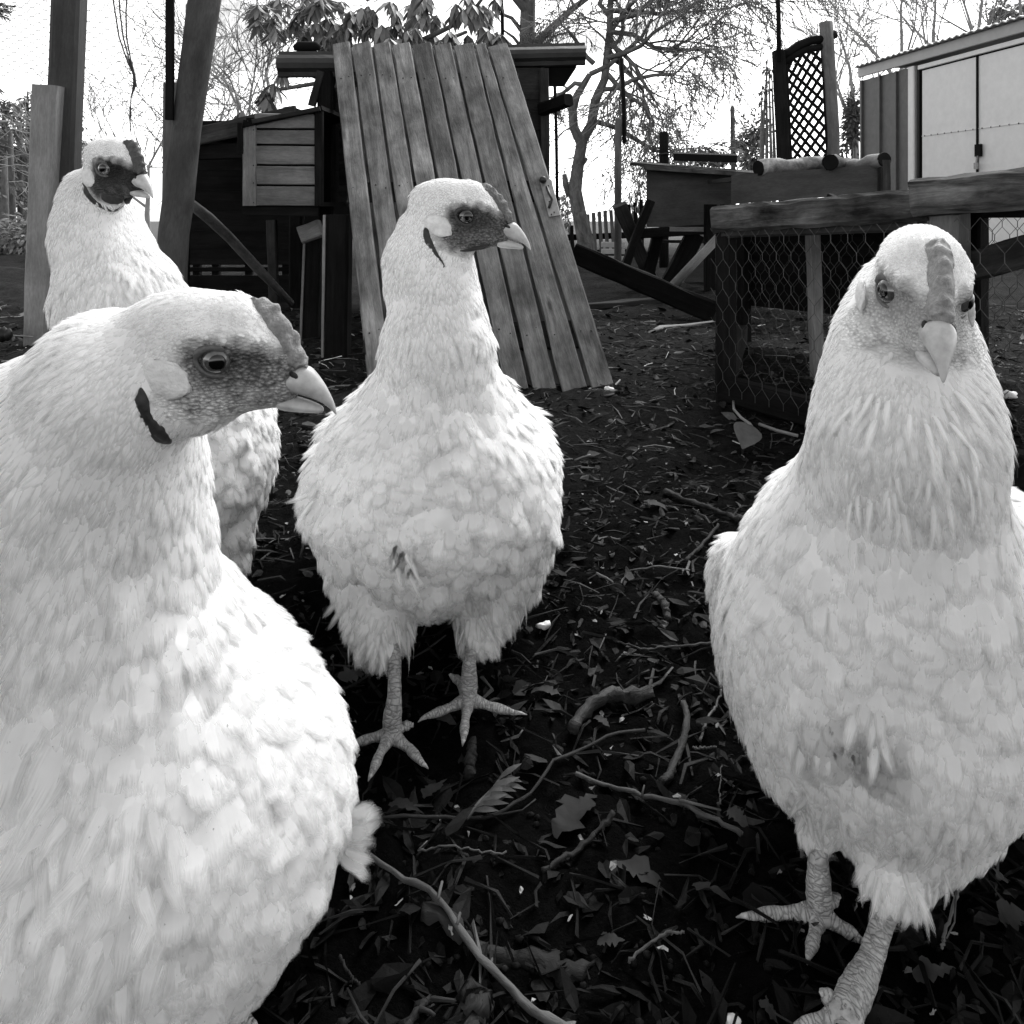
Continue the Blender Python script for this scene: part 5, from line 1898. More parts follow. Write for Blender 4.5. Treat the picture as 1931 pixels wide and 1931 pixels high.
def feather_mesh(name, P, D, N, L, Wd, lift, point, tone, parent, body_n=.975):
    """one mesh holding every feather: arrays of base point, direction, normal, length, width, lift, pointedness, tone"""
    n = len(P)
    S = np.cross(D, N)
    S /= np.linalg.norm(S, axis=1, keepdims=True) + 1e-9
    R = len(ROWS)
    rnd = np.array([.55, .92, 1.0, .88, .45])
    pnt = np.array([.55, .95, .85, .5, .1])
    wprof = rnd[None] * (1 - point[:, None]) + pnt[None] * point[:, None]
    bend = nrng.normal(0, .10, n)
    V = np.empty((n, R, 3, 3))
    VN = np.empty((n, R, 3, 3))
    for r in range(R):
        t = ROWS[r]
        up = lift * (t - .42 * t * t) * L + np.minimum(.0024, .14 * L) * min(1.0, t * 3) - np.minimum(.0008, .06 * L)
        c = P + D * (L * t)[:, None] + N * up[:, None] + S * (bend * L * t * t)[:, None]
        hw = Wd * .5 * wprof[:, r] * (1 + nrng.normal(0, .07, n))
        for k, s in enumerate((-1, 0, 1)):
            V[:, r, k] = c + S * (hw * s)[:, None] - N * (abs(s) * hw * .30)[:, None]
            fn = N + S * (s * .55) + D * (lift * (-1 + .84 * t))[:, None]
            fn = fn / np.linalg.norm(fn, axis=1, keepdims=True)
            VN[:, r, k] = fn * (1 - body_n) + N * body_n
    V = V.reshape(-1, 3)
    VN = VN.reshape(-1, 3)
    VN /= np.linalg.norm(VN, axis=1, keepdims=True) + 1e-9
    q = []
    uv1 = []
    for r in range(R - 1):
        for k in (0, 1):
            a = r * 3 + k
            q.append((a, a + 1, a + 4, a + 3))
            uv1 += [(k * .5, ROWS[r]), (k * .5 + .5, ROWS[r]), (k * .5 + .5, ROWS[r + 1]), (k * .5, ROWS[r + 1])]
    q = np.array(q)
    Q = (np.arange(n)[:, None, None] * (R * 3) + q[None]).reshape(-1, 4)
    o = np.array(origin_of(parent))
    me = bpy.data.meshes.new(name)
    me.vertices.add(len(V))
    me.vertices.foreach_set('co', (V - o).astype(np.float32).ravel())
    me.loops.add(Q.size)
    me.loops.foreach_set('vertex_index', Q.ravel().astype(np.int32))
    me.polygons.add(len(Q))
    me.polygons.foreach_set('loop_start', (np.arange(len(Q)) * 4).astype(np.int32))
    me.polygons.foreach_set('use_smooth', np.ones(len(Q), bool))
    me.update(calc_edges=True)
    ul = me.uv_layers.new(name='UVMap')
    uv = np.tile(np.array(uv1)[None], (n, 1, 1))
    ul.data.foreach_set('uv', uv.astype(np.float32).ravel())
    at = me.attributes.new('tone', 'FLOAT', 'FACE')
    at.data.foreach_set('value', np.repeat(tone, len(q)).astype(np.float32))
    af = me.attributes.new('fray', 'FLOAT', 'FACE')
    af.data.foreach_set('value', np.repeat(np.clip(point * 1.5, 0, 1), len(q)).astype(np.float32))
    me.normals_split_custom_set_from_vertices(VN.astype(np.float32))
    ob = bpy.data.objects.new(name, me)
    me.materials.append(M_feather)
    COL.objects.link(ob)
    ob.parent = parent
    ob['kind'] = 'stuff'
    return ob


def trace(sdf, px, py):
    """surface point and normal where the ray through a photo pixel meets the body"""
    d = np.array(W(px, py, 1.0) - Vector((0, 0, HC)))
    d /= np.linalg.norm(d)
    o = np.array((0, 0, HC))
    t = .1
    for _ in range(80):
        v = float(sdf.eval((o + d * t)[None])[0])
        if v < .0004:
            break
        t += v * .8
        if t > 2:
            return None
    p = o + d * t
    e = .002
    g = np.array([float(sdf.eval((p + np.eye(3)[i] * e)[None])[0] - sdf.eval((p - np.eye(3)[i] * e)[None])[0]) for i in range(3)])
    return p, g / (np.linalg.norm(g) + 1e-12)


class Head:
    """head frame: x forward, z up, y towards the hen's left, in photo-pixel units of the nearest head"""

    def __init__(self, pos, fwd, up, scale=1.0):
        self.o = Vector(pos)
        self.f = Vector(fwd).normalized()
        u = Vector(up)
        self.u = (u - self.f * u.dot(self.f)).normalized()
        self.l = self.u.cross(self.f)
        self.s = HS * scale

    def w(self, x, z, y=0):
        return self.o + (self.f * x + self.u * z + self.l * y) * self.s

    def M(self):
        return Matrix((self.f, self.l, self.u)).transposed()

    def local(self, P):
        q = (P - np.array(self.o)) / self.s
        return q @ np.array(self.f), q @ np.array(self.u), q @ np.array(self.l)


def loft_half(h, st, n=10, skew=0.0):
    """beak: stations (x, ztop, zbot, halfwidth)"""
    mb = MB()
    vs_, fs = [], []
    x00 = st[0][0]
    for (x, zt, zb, hw) in st:
        c, r = (zt + zb) / 2, (zt - zb) / 2
        sk = skew * max(0, 1 - (x - x00) / 60)
        for k in range(n):
            a = 2 * math.pi * k / n
            cz, cy = math.sin(a), math.cos(a)
            y = hw * (abs(cy) ** .8) * (1 if cy > 0 else -1)
            if cz > 0:
                y *= 1 - .25 * cz
            vs_.append(h.w(x + sk * r * cz, c + r * cz, y))
    for i in range(len(st) - 1):
        for k in range(n):
            k2 = (k + 1) % n
            fs.append((i * n + k, i * n + k2, (i + 1) * n + k2, (i + 1) * n + k))
    fs.append([k for k in range(n)][::-1])
    fs.append([(len(st) - 1) * n + k for k in range(n)])
    mb.add(vs_, fs)
    return mb


def smoothed(mb, parent, name, m, levels=1):
    ob = part(name, mb, m, parent, smooth=True)
    md = ob.modifiers.new('round', 'SUBSURF')
    md.levels = md.render_levels = levels
    return ob


def toe(mb, cl, pts, r0, r1):
    """scaly toe with pads; last point is the claw tip"""
    P = [Vector(p) for p in pts]
    out, rr = [], []
    n = 16
    body = P[:-1]
    for i in range(n + 1):
        t = i / n * (len(body) - 1)
        k = min(int(t), len(body) - 2)
        out.append(body[k].lerp(body[k + 1], t - k))
        r = r0 + (r1 - r0) * i / n
        rr.append(r * (1 + .16 * math.sin(i / n * math.pi * 3.2 + .6)))
    mb.tube(out, rr, 9, wob=.05)
    cl.tube([body[-1], body[-1].lerp(P[-1], .5) + Vector((0, 0, r1 * .25)), P[-1]], [r1 * .85, r1 * .55, r1 * .12], 7)


def leg_part(hen_o, top, ankle, foot, toes, r_sh, rt, claw_r=None):
    """shank, foot and toes as one mesh, claws as sub-part"""
    mb, claws = MB(), []
    top, ankle, foot = Vector(top), Vector(ankle), Vector(foot)
    pts = [top, top.lerp(ankle, .33), top.lerp(ankle, .66), ankle, ankle.lerp(foot, .5), foot]
    n = 22
    P, R = [], []
    prof = [1.0, .92, .92, 1.0, 1.3, 1.25]
    for i in range(n + 1):
        t = i / n * 5
        k = min(int(t), 4)
        f = t - k
        P.append(pts[k].lerp(pts[k + 1], f))
        R.append(r_sh * (prof[k] * (1 - f) + prof[k + 1] * f) * (1 + .03 * math.sin(i * 2.4)))
    mb.tube(P, R, 12, wob=.03)
    mb.ball(foot, (r_sh * 1.45, r_sh * 1.45, r_sh * .95), 12, 8)
    for tp in toes:
        q = [foot] + [Vector(x) for x in tp]
        cl = MB()
        toe(mb, cl, q, rt * 1.15, rt * .50)
        claws.append(cl)
    lg = part('leg', mb, M_scale, hen_o, smooth=True)
    for cl in claws:
        part('claw', cl, M_claw, lg, smooth=True)


def hen(label, loc, head, sdf, flow, bounds, res, skin_v, comb_m, legs, extra=None, lump=.0028, wattles_gaps=None, eye_sides=(1, -1), comb_h=1.0, seed=1, cover=4.2, loose=(), bare_amt=1.0, tone0=1.0, face_dark=1.0, bristle=.16, soiled=(), fmax=34000, puff=.0022, cheek=2.0, shaded_eye=False, mottle=.15):
    h = head
    root = thing('hen', label, 'hen', loc, 'white hens in the yard')
    R3 = np.array([[h.f.x, h.l.x, h.u.x], [h.f.y, h.l.y, h.u.y], [h.f.z, h.l.z, h.u.z]])
    s = h.s
    kh = 26 * s
    # head volumes (last so they blend tightly)
    sdf.ell(h.w(-66, 42), np.array((146, 78, 82)) * s, R3, 55 * s)
    sdf.ell(h.w(-70, -70), np.array((120, 76, 92)) * s, R3, 50 * s)
    sdf.cone(h.w(-20, -30), 66 * s, h.w(98, -38), 38 * s, kh)
    sdf.cone(h.w(98, -38), 36 * s, h.w(126, -36), 27 * s, 12 * s)
    sdf.cone(h.w(60, -62), 44 * s, h.w(112, -66), 30 * s, kh)
    for sd in (1, -1):
        sdf.cone(h.w(-44, 46, sd * 63), 25 * s, h.w(66, 27, sd * 46), 20 * s, 13 * s)
    sdf.cone(h.w(10, 72), 48 * s, h.w(100, 14), 30 * s, kh)
    V, Q = surface_nets(sdf, bounds[0], bounds[1], res)
    V, Q = largest(V, Q)
    V = laplace(V, Q, 4)
    N = vert_normals(V, Q)
    hx, hz, hy = h.local(V)
    hd = np.sqrt((hx / 190) ** 2 + (hz / 190) ** 2 + (hy / 190) ** 2)
    bodyness = np.clip(hd - .8, 0, 1)
    nz = (noise3(V, 38, seed) - .5) * 1.0 + (noise3(V, 85, seed + 1) - .5) * .6
    pf = cells(V, 62, seed) ** 2
    lowness = np.clip((.30 - V[:, 2]) / .08, .15, 1)
    V = V + N * (nz * 1.2 * lump * bodyness - puff * 2 * (np.minimum(pf, 1) - .35) * bodyness * lowness)[:, None]
    V = laplace(V, Q, 1)
    N = vert_normals(V, Q)
    # bare facial skin
    def bare_at(hx, hz, hd):
        wx = 24 * (np.sin(hx * .11 + hz * .07) * .5 + np.sin(hx * .043 - hz * .13 + 2) * .5)
        wz = 14 * (np.sin(hx * .15 - hz * .05 + 1) * .5 + np.sin(hx * .06 + hz * .17) * .5)
        hx, hz = hx + wx * .5, hz + wz * .7
        e_ = lambda cx, cz, rx, rz: 1.25 - np.sqrt(((hx - cx) / rx) ** 2 + ((hz - cz) / rz) ** 2)
        m_ = np.maximum.reduce([e_(22, -6, 96, 50), e_(70, -62, 84, 58), e_(0, -72, 92, 56), e_(118, -30, 48, 52)])
        return np.clip(np.clip((m_ + .14) * 1.5, 0, 1) * (hx > -100) * bare_amt, 0, 1) * (hd < 1.5)
    bare = bare_at(hx, hz, hd)
    dwp = (noise3(V, 120, seed + 7) - .5) * .5
    dark = np.clip(1.2 + dwp - np.sqrt(((hx - 15) / 74) ** 2 + ((hz + 6) / 46) ** 2), 0, 1)
    sv = skin_v * (1 - .70 * dark * face_dark) * (1 + cheek * np.clip((-hz - 45) / 70, 0, 1) * np.clip((80 - hx) / 120, 0, 1))
    bare = bare * np.clip(1.05 - mottle * noise3(V, 260, seed) * np.clip((-hz - 25) / 40, 0, 1), 0, 1)
    spots = [(trace(sdf, x_, y_), r_, a_) for (x_, y_, r_, a_) in soiled]

    def soil_at(P):
        f_ = np.ones(len(P))
        for q, r_, amt in spots:
            if q is None:
                continue
            dd_ = np.linalg.norm(P - q[0], axis=1) / (r_ / F * q[0][1]) + (noise3(P, 40, seed + 4) - .5) * .6
            w_ = np.clip(1.2 - dd_, 0, 1)
            f_ = f_ * (1 - amt * w_ * w_ * (3 - 2 * w_) * (.75 + .5 * noise3(P, 130, seed + 5)))
        return f_
    me = bpy.data.meshes.new('body')
    o = np.array(loc)
    me.from_pydata((V - o).tolist(), [], Q.tolist())
    me.polygons.foreach_set('use_smooth', np.ones(len(Q), bool))
    for nm, val in (('down_tone', soil_at(V)), ('skin', bare), ('skin_value', np.broadcast_to(sv, bare.shape))):
        at = me.attributes.new(nm, 'FLOAT', 'POINT')
        at.data.foreach_set('value', np.ascontiguousarray(val, dtype=np.float32))
    me.materials.append(M_henbody)
    ob = bpy.data.objects.new('body', me)
    COL.objects.link(ob)
    ob.parent = root

    # ---------------- plumage
    fp = np.array([tuple(x[0]) for x in flow])
    fd = np.array([tuple(Vector(x[1]).normalized()) for x in flow])
    fq = np.array([x[2:6] for x in flow]) * np.array((.66, .90, .19, 1.0))      # length, width, lift, pointedness
    fc = V[Q].mean(1)
    area = np.linalg.norm(np.cross(V[Q[:, 2]] - V[Q[:, 0]], V[Q[:, 3]] - V[Q[:, 1]]), axis=1) * .5
    fN = N[Q].mean(1)

    def field(P):
        d2 = ((P[:, None] - fp[None]) ** 2).sum(-1) + 1e-6
        w = d2 ** -1.6
        w /= w.sum(1, keepdims=True)
        return w @ fd, w @ fq
    _, q4 = field(fc)
    toCam = np.array((0, 0, HC)) - fc
    toCam /= np.linalg.norm(toCam, axis=1, keepdims=True)
    facing = (fN * toCam).sum(1)
    dens = cover * np.clip(.75 + q4[:, 0] / .010, 1.1, 3.0) / (q4[:, 0] * q4[:, 1]) * np.clip(1 - bare[Q].mean(1) * 1.7, 0, 1) * np.where(facing > -.25, 1, .35)
    sx_ = CX + F * fc[:, 0] / fc[:, 1]
    sy_ = YH + F * (HC - fc[:, 2]) / fc[:, 1]
    seen = (sx_ > -120) & (sx_ < 2050) & (sy_ > -100) & (sy_ < 2050)
    cnt = area * dens * np.where(seen, 1, .3)
    tot = int(cnt.sum())
    print(label[:30], tot)
    tot = min(tot, fmax)
    pick = nrng.choice(len(Q), tot, p=cnt / cnt.sum())
    r = nrng.random((tot, 2))
    A, B, C, Dd = (V[Q[pick, k]] for k in range(4))
    P = (A * (1 - r[:, :1]) + B * r[:, :1]) * (1 - r[:, 1:]) + (Dd * (1 - r[:, :1]) + C * r[:, :1]) * r[:, 1:]
    NN = fN[pick]
    NN /= np.linalg.norm(NN, axis=1, keepdims=True)
    D, q4 = field(P)
    D = D + nrng.normal(0, .07, D.shape) * np.linalg.norm(D, axis=1, keepdims=True)
    D = D - NN * (D * NN).sum(1, keepdims=True)
    ln = np.linalg.norm(D, axis=1)
    ok = ln > 1e-4
    D = D / (ln[:, None] + 1e-9)
    jit = nrng.normal(1, .16, tot).clip(.5, 1.6)
    L = q4[:, 0] * jit
    Wd = q4[:, 1] * nrng.normal(1, .14, tot).clip(.6, 1.5)
    lift = q4[:, 2] * nrng.uniform(.3, 1.5, tot) * (1 - .35 * np.clip(q4[:, 3] * 1.6, 0, 1) * (P[:, 2] > .13))
    pt = np.clip(q4[:, 3] + nrng.normal(0, .12, tot), 0, 1)
    tone = tone0 * nrng.normal(1, .018, tot).clip(.9, 1.08)
    stain = noise3(P, 24, seed + 9)
    tone *= 1 - .05 * np.clip((stain - .62) * 4, 0, 1)
    tone *= soil_at(P)
    # keep eyes, beak and lobes clear
    px, pz, py = h.local(P)
    tipx, tipz, tipy = h.local(P + D * L[:, None])
    for (cx, cz, rx, rz) in ((8, -2, 50, 36), (-88, -40, 34, 30), (160, -50, 50, 44)):
        ok &= ((px - cx) / rx) ** 2 + ((pz - cz) / rz) ** 2 > 1
        ok &= (((tipx - cx) / (rx * .8)) ** 2 + ((tipz - cz) / (rz * .8)) ** 2 > 1) | (np.abs(tipx) > 400)
    tb = bare_at(tipx, tipz, np.sqrt((tipx / 190) ** 2 + (tipz / 190) ** 2 + (tipy / 190) ** 2))
    sb = bare_at(px, pz, np.sqrt((px / 190) ** 2 + (pz / 190) ** 2 + (py / 190) ** 2))
    ok &= (tb < .55) | (nrng.random(len(tb)) < bristle) | (sb > .9)
    ok |= (px < -250)
    P, D, NN, L, Wd, lift, pt, tone = (a[ok] for a in (P, D, NN, L, Wd, lift, pt, tone))
    if loose:
        lp, ld, lN, lq = [], [], [], []
        for (x, y, dx, dy, L_, W_, li, po, to) in loose:
            q = trace(sdf, x, y)
            if q is None:
                continue
            p_, n_ = q
            d_ = np.array((dx, 0, -dy), float)
            d_ -= n_ * (d_ @ n_)
            lp.append(p_ - n_ * .001)
            ld.append(d_ / (np.linalg.norm(d_) + 1e-9))
            lN.append(n_)
            lq.append((L_, W_, li, po, to))
        lq = np.array(lq)
        P, D, NN = np.vstack([P, lp]), np.vstack([D, ld]), np.vstack([NN, lN])
        L, Wd, lift, pt, tone = (np.concatenate(z) for z in ((L, lq[:, 0]), (Wd, lq[:, 1]), (lift, lq[:, 2]), (pt, lq[:, 3]), (tone, lq[:, 4])))
    feather_mesh('plumage', P, D, NN, L, Wd, lift, pt, tone, root)

    # ---------------- face
    def surf(x, z, side):
        a, b = 0.0, 160.0
        for _ in range(24):
            m_ = (a + b) / 2
            if sdf.eval(np.array([tuple(h.w(x, z, side * m_))]))[0] < 0:
                a = m_
            else:
                b = m_
        return a
    HM = h.M()
    st = [(120, -12, -60, 30), (136, -7, -62, 32), (149, -5, -64, 31), (162, -9, -67, 29), (178, -19, -71, 24), (194, -35, -77, 17), (207, -54, -84, 10), (218, -72, -92, 7), (225, -92, -100, 2.5)]
    smoothed(loft_half(h, st, 10, .75), root, 'upper_beak', M_beak, 2)
    st = [(104, -66, -97, 28), (126, -68, -100, 28), (150, -70, -100, 25), (180, -77, -99, 16), (200, -84, -98, 7)]
    smoothed(loft_half(h, st), root, 'lower_beak', M_beak, 2)
    mb = MB()
    for sd in (1, -1):
        mb.ball(h.w(143, -25, sd * 22), np.array((14, 6, 6)) * s, 10, 7, 1, HM @ Matrix.Rotation(.5, 3, 'Y'))
    part('nostrils', mb, M_nostril, root, smooth=True)
    # comb: lumpy ridge along the forehead
    mb = MB()
    path = [(22, 108, 4), (38, 106, 22), (62, 90, 34), (86, 66, 38), (108, 38, 38), (128, 10, 34), (146, -8, 24), (158, -12, 8)]
    n = 26
    vs_, fs = [], []
    K = 14
    for i in range(n + 1):
        t = i / n * (len(path) - 1)
        k = min(int(t), len(path) - 2)
        f = t - k
        x, z, hh = [path[k][j] * (1 - f) + path[k + 1][j] * f for j in range(3)]
        # outward = perpendicular to the forehead line
        nx, nz_ = .62, .78
        hh *= comb_h * (1 + .20 * math.sin(i * 1.7))
        wd = min(22, hh * .75 + 4)
        for a in range(K):
            th = 2 * math.pi * a / K
            up_ = math.sin(th) * hh * (1 if math.sin(th) > 0 else .6)
            sy = math.cos(th) * wd * (1 - .35 * max(0, math.sin(th)))
            p = h.w(x + nx * up_, z + nz_ * up_, sy)
            p += Vector((mnoise.noise(p * 250), mnoise.noise(p * 330 + Vector((5, 1, 2))), mnoise.noise(p * 330 + Vector((9, 4, 2))))) * (11 * s)
            vs_.append(p)
    for i in range(n):
        for a in range(K):
            a2 = (a + 1) % K
            fs.append((i * K + a, i * K + a2, (i + 1) * K + a2, (i + 1) * K + a))
    fs.append([a for a in range(K)][::-1])
    fs.append([n * K + a for a in range(K)])
    mb.add(vs_, fs)
    smoothed(mb, root, 'comb', comb_m, 1)
    for sd in eye_sides:
        y0 = min(surf(4, -2, sd), 94)
        ps = np.array(h.w(4, 0, sd * surf(4, 0, sd)))
        gr = np.array([float(sdf.eval((ps + np.eye(3)[i] * .004)[None])[0] - sdf.eval((ps - np.eye(3)[i] * .004)[None])[0]) for i in range(3)])
        out = (Vector(gr).normalized() + h.f * .12).normalized()
        e_c = Vector(ps) - out * (14 * s)
        mb = MB()
        mb.ball(e_c, 31 * s, 24, 16)
        ey = part('eye', mb, M_iris_shaded if shaded_eye else M_iris, root, smooth=True)
        mb = MB()
        q = out.to_track_quat('Z', 'Y').to_matrix()
        mb.ball(e_c + out * (24.6 * s), np.array((16.5, 16.5, 7.2)) * s, 20, 10, 1, q)
        part('pupil', mb, M_pupil, ey, smooth=True)
        mb = MB()
        ring = []
        eu = (h.u - out * h.u.dot(out)).normalized()
        et = out.cross(eu) * (-sd)
        if et.dot(h.f) < 0:
            et = -et
        for k in range(29):
            a = 2 * math.pi * k / 28
            ex, ez = math.cos(a) * 35 + (5 if math.cos(a) > 0 else -3), math.sin(a) * (25 if math.sin(a) > 0 else 29)
            ez -= ex * .10
            ring.append(e_c + (et * ex + eu * ez + out * (17 - (ex / 38) ** 2 * 8)) * s)
        rad = [(4.6 + (3.4 if math.sin(2 * math.pi * k / 28) > .2 else 0)) * s for k in range(29)]
        mb.tube(ring, rad, 8, cap=False, wob=.08)
        part('eyelid', mb, M_lid_shaded if shaded_eye else M_lid, ey, smooth=True)
        # ear lobe, slightly puckered
        y1 = min(surf(-90, -40, sd), 130)
        mb = MB()
        mb.ball((0, 0, 0), (1, 1, 1), 20, 14)
        Rl = HM @ Matrix.Rotation(.35, 3, 'Y')
        for i, v in enumerate(mb.v):
            k = 1 + .16 * mnoise.noise(v * 2.2 + Vector((sd, 3, seed))) + .10 * mnoise.noise(v * 5.5 + Vector((sd, 1, seed)))
            mb.v[i] = h.w(-88, -42, sd * (y1 - 1)) + Rl @ Vector((v.x * 50 * k * s, v.y * 10 * k * s, v.z * 35 * k * s))
        part('earlobe', mb, M_lobe, root, smooth=True)
        for wt in (wattles_gaps or []):  # dark strips: real flaps, plus painted shade of the gap behind the lobe
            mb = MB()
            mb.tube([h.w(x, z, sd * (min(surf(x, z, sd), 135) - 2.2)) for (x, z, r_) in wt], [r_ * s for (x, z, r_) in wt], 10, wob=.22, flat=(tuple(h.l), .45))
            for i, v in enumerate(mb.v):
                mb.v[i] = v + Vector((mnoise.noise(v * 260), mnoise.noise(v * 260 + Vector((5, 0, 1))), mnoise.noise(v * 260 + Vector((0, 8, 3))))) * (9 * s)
            smoothed(mb, root, 'wattle', M_wattle_gap, 1)
    for lg in legs:
        leg_part(root, *lg)
    return root
# ------------------------------------------------------------------ the four hens
def rp(px, Y):
    return px / F * Y


def cone(sd, x0, y0, Y0, r0, x1, y1, Y1, r1, k=None):
    sd.cone(W(x0, y0, Y0), rp(r0, Y0), W(x1, y1, Y1), rp(r1, Y1), k)


M_vane = toned('feather_vane', .66, .75, .1, 60, .3, .05)


def build_hen_near():
    sd = SDF(.035)
    sd.ell(W(304, 1512, .415), (.100, .098, .096))
    cone(sd, 180, 1380, .45, 330, -420, 1180, .62, 190)
    cone(sd, -420, 1100, .62, 130, -800, 800, .72, 60)
    cone(sd, 175, 1190, .405, 240, 118, 930, .40, 222)
    cone(sd, 118, 930, .40, 214, 215, 745, .375, 160)
    h = Head(W(405, 683, .345) + Vector((0, .0185, 0)), (1, -.07, -.085), (.085, 0, 1), 1.0)
    hk = lambda x, y, Y, d, L=.030, w=.0085: (W(x, y, Y), d, L, w, .13, .62)
    fl = [
        (h.w(60, 70), (-1, 0, .35), .006, .0035, .10, .5), (h.w(-60, 125), (-1, 0, -.02), .008, .004, .09, .5),
        (h.w(-190, 60), (-1, 0, -.55), .012, .005, .09, .55), (h.w(-60, 40, -90), (-1, 0, -.2), .006, .0032, .10, .5),
        (h.w(-150, -40, -80), (-.6, 0, -.9), .012, .005, .11, .55), (h.w(60, -115, -40), (-.6, 0, -.9), .010, .004, .2, .55),
        (h.w(-40, -150, -60), (-.5, 0, -1), .013, .006, .2, .55),
        hk(60, 720, .34, (-.9, 0, -.8), .02, .006), hk(-20, 850, .33, (-.7, 0, -1)), hk(200, 880, .31, (-.4, 0, -1), .026, .007), hk(360, 900, .33, (-.05, 0, -1), .02, .007),
        hk(120, 1050, .30, (-.3, 0, -1), .034, .010), hk(330, 1080, .31, (.1, 0, -1), .032, .010), hk(-50, 1150, .31, (-.5, .1, -1), .036, .012),
        hk(250, 1200, .30, (.05, 0, -1), .034, .013), hk(480, 1150, .34, (.35, 0, -1), .03, .012),
        (W(600, 1330, .36), (.2, .2, -1), .026, .018, .10, .2), (W(350, 1400, .30), (.02, -.1, -1), .030, .021, .12, .1),
        (W(120, 1400, .29), (-.35, 0, -1), .040, .024, .13, .25), (W(450, 1600, .31), (.0, .1, -1), .027, .021, .15, .05),
        (W(250, 1650, .29), (-.15, 0, -1), .030, .023, .17, .05), (W(80, 1650, .29), (-.45, 0, -1), .034, .023, .17, .15),
        (W(600, 1650, .37), (-.1, .4, -1), .024, .018, .15, .1), (W(400, 1820, .33), (-.2, .6, -.8), .024, .018, .18, .2),
        (W(150, 1850, .33), (-.3, .6, -.8), .026, .018, .18, .2), (W(-300, 1200, .50), (-.9, .4, -.2), .05, .025, .10, .2),
    ]
    wat_gap = [[(-140, -40, 4), (-136, -66, 12), (-126, -92, 18), (-118, -112, 11), (-108, -132, 17), (-98, -156, 19), (-92, -176, 6)]]  # shadowed feather gap behind the earlobe, painted as a dark strip
    f1 = G(412, 1902, .008)
    f2 = G(200, 2010, .008)
    legs = [(W(330, 1800, .41), f1 + Vector((-.004, .004, .02)), f1, [[G(446, 1914, .006), G(474, 1930, .005), G(488, 1938, .002)], [G(380, 1950, .006), G(376, 2000, .005), G(374, 2030, .002)], [G(350, 1925, .006), G(310, 1945, .005), G(290, 1955, .002)], [G(400, 1888, .006), G(408, 1878, .005), G(414, 1872, .002)]], .0058, .0050),
            (W(180, 1850, .36), f2 + Vector((0, .004, .02)), f2, [[G(240, 2030, .006), G(270, 2060, .002)], [G(190, 2080, .006), G(185, 2120, .002)], [G(150, 2030, .006), G(120, 2050, .002)]], .0058, .0050)]
    loose = []
    for i in range(60):                         # feathers standing proud on the lower breast
        loose.append((rng.uniform(20, 330), rng.uniform(1480, 1840), rng.uniform(-.9, .5), 1, rng.uniform(.018, .03), rng.uniform(.008, .016), rng.uniform(.25, .55), rng.uniform(.1, .7), rng.uniform(.85, 1.08)))
    for (x, y) in ((60, 1340), (150, 1350), (240, 1390), (20, 1420), (120, 1480), (200, 1500)):
        loose.append((x, y, rng.uniform(-.7, .1), 1, .045, .024, .22, .3, 1.0))
    root = hen('nearest, largest white hen in profile at the left edge, head held low', (W(262, 0, .42).x, .42, 0), h, sd, fl, ((-.62, .24, .02), (.02, .80, .40)),   .0026, .20, comb_material(.14, .26), legs, loose=loose, wattles_gaps=wat_gap, lump=.0026, puff=.0013, mottle=.45, comb_h=.78, seed=3, cover=4.6, soiled=((160, 1790, 90, .22), (340, 1740, 60, .3), (250, 1560, 60, .12)))
    # tip of the far wing, a fan of rounded feathers showing past the breast
    n = 26
    fp_ = np.array([tuple(W(660 + rng.uniform(-12, 10) - .35 * k, 1545 + 3.0 * k + rng.uniform(-8, 8), .422 + rng.uniform(0, .012))) for k in range(n)])
    fd_ = np.array([tuple(Vector((1, rng.uniform(-.2, .5), .55 - 1.2 * k / n + rng.uniform(-.25, .25))).normalized()) for k in range(n)])
    fn_ = np.array([tuple(Vector((.12, -1, .25 + rng.uniform(-.1, .1))).normalized()) for k in range(n)])
    fd_ = fd_ - fn_ * (fd_ * fn_).sum(1, keepdims=True)
    fd_ /= np.linalg.norm(fd_, axis=1, keepdims=True)
    feather_mesh('wing_tip', fp_, fd_, fn_, nrng.uniform(.008, .019, n), nrng.uniform(.007, .012, n), nrng.uniform(.02, .30, n), nrng.uniform(.1, .6, n), nrng.uniform(.85, 1.02, n), root, .25)
    return root


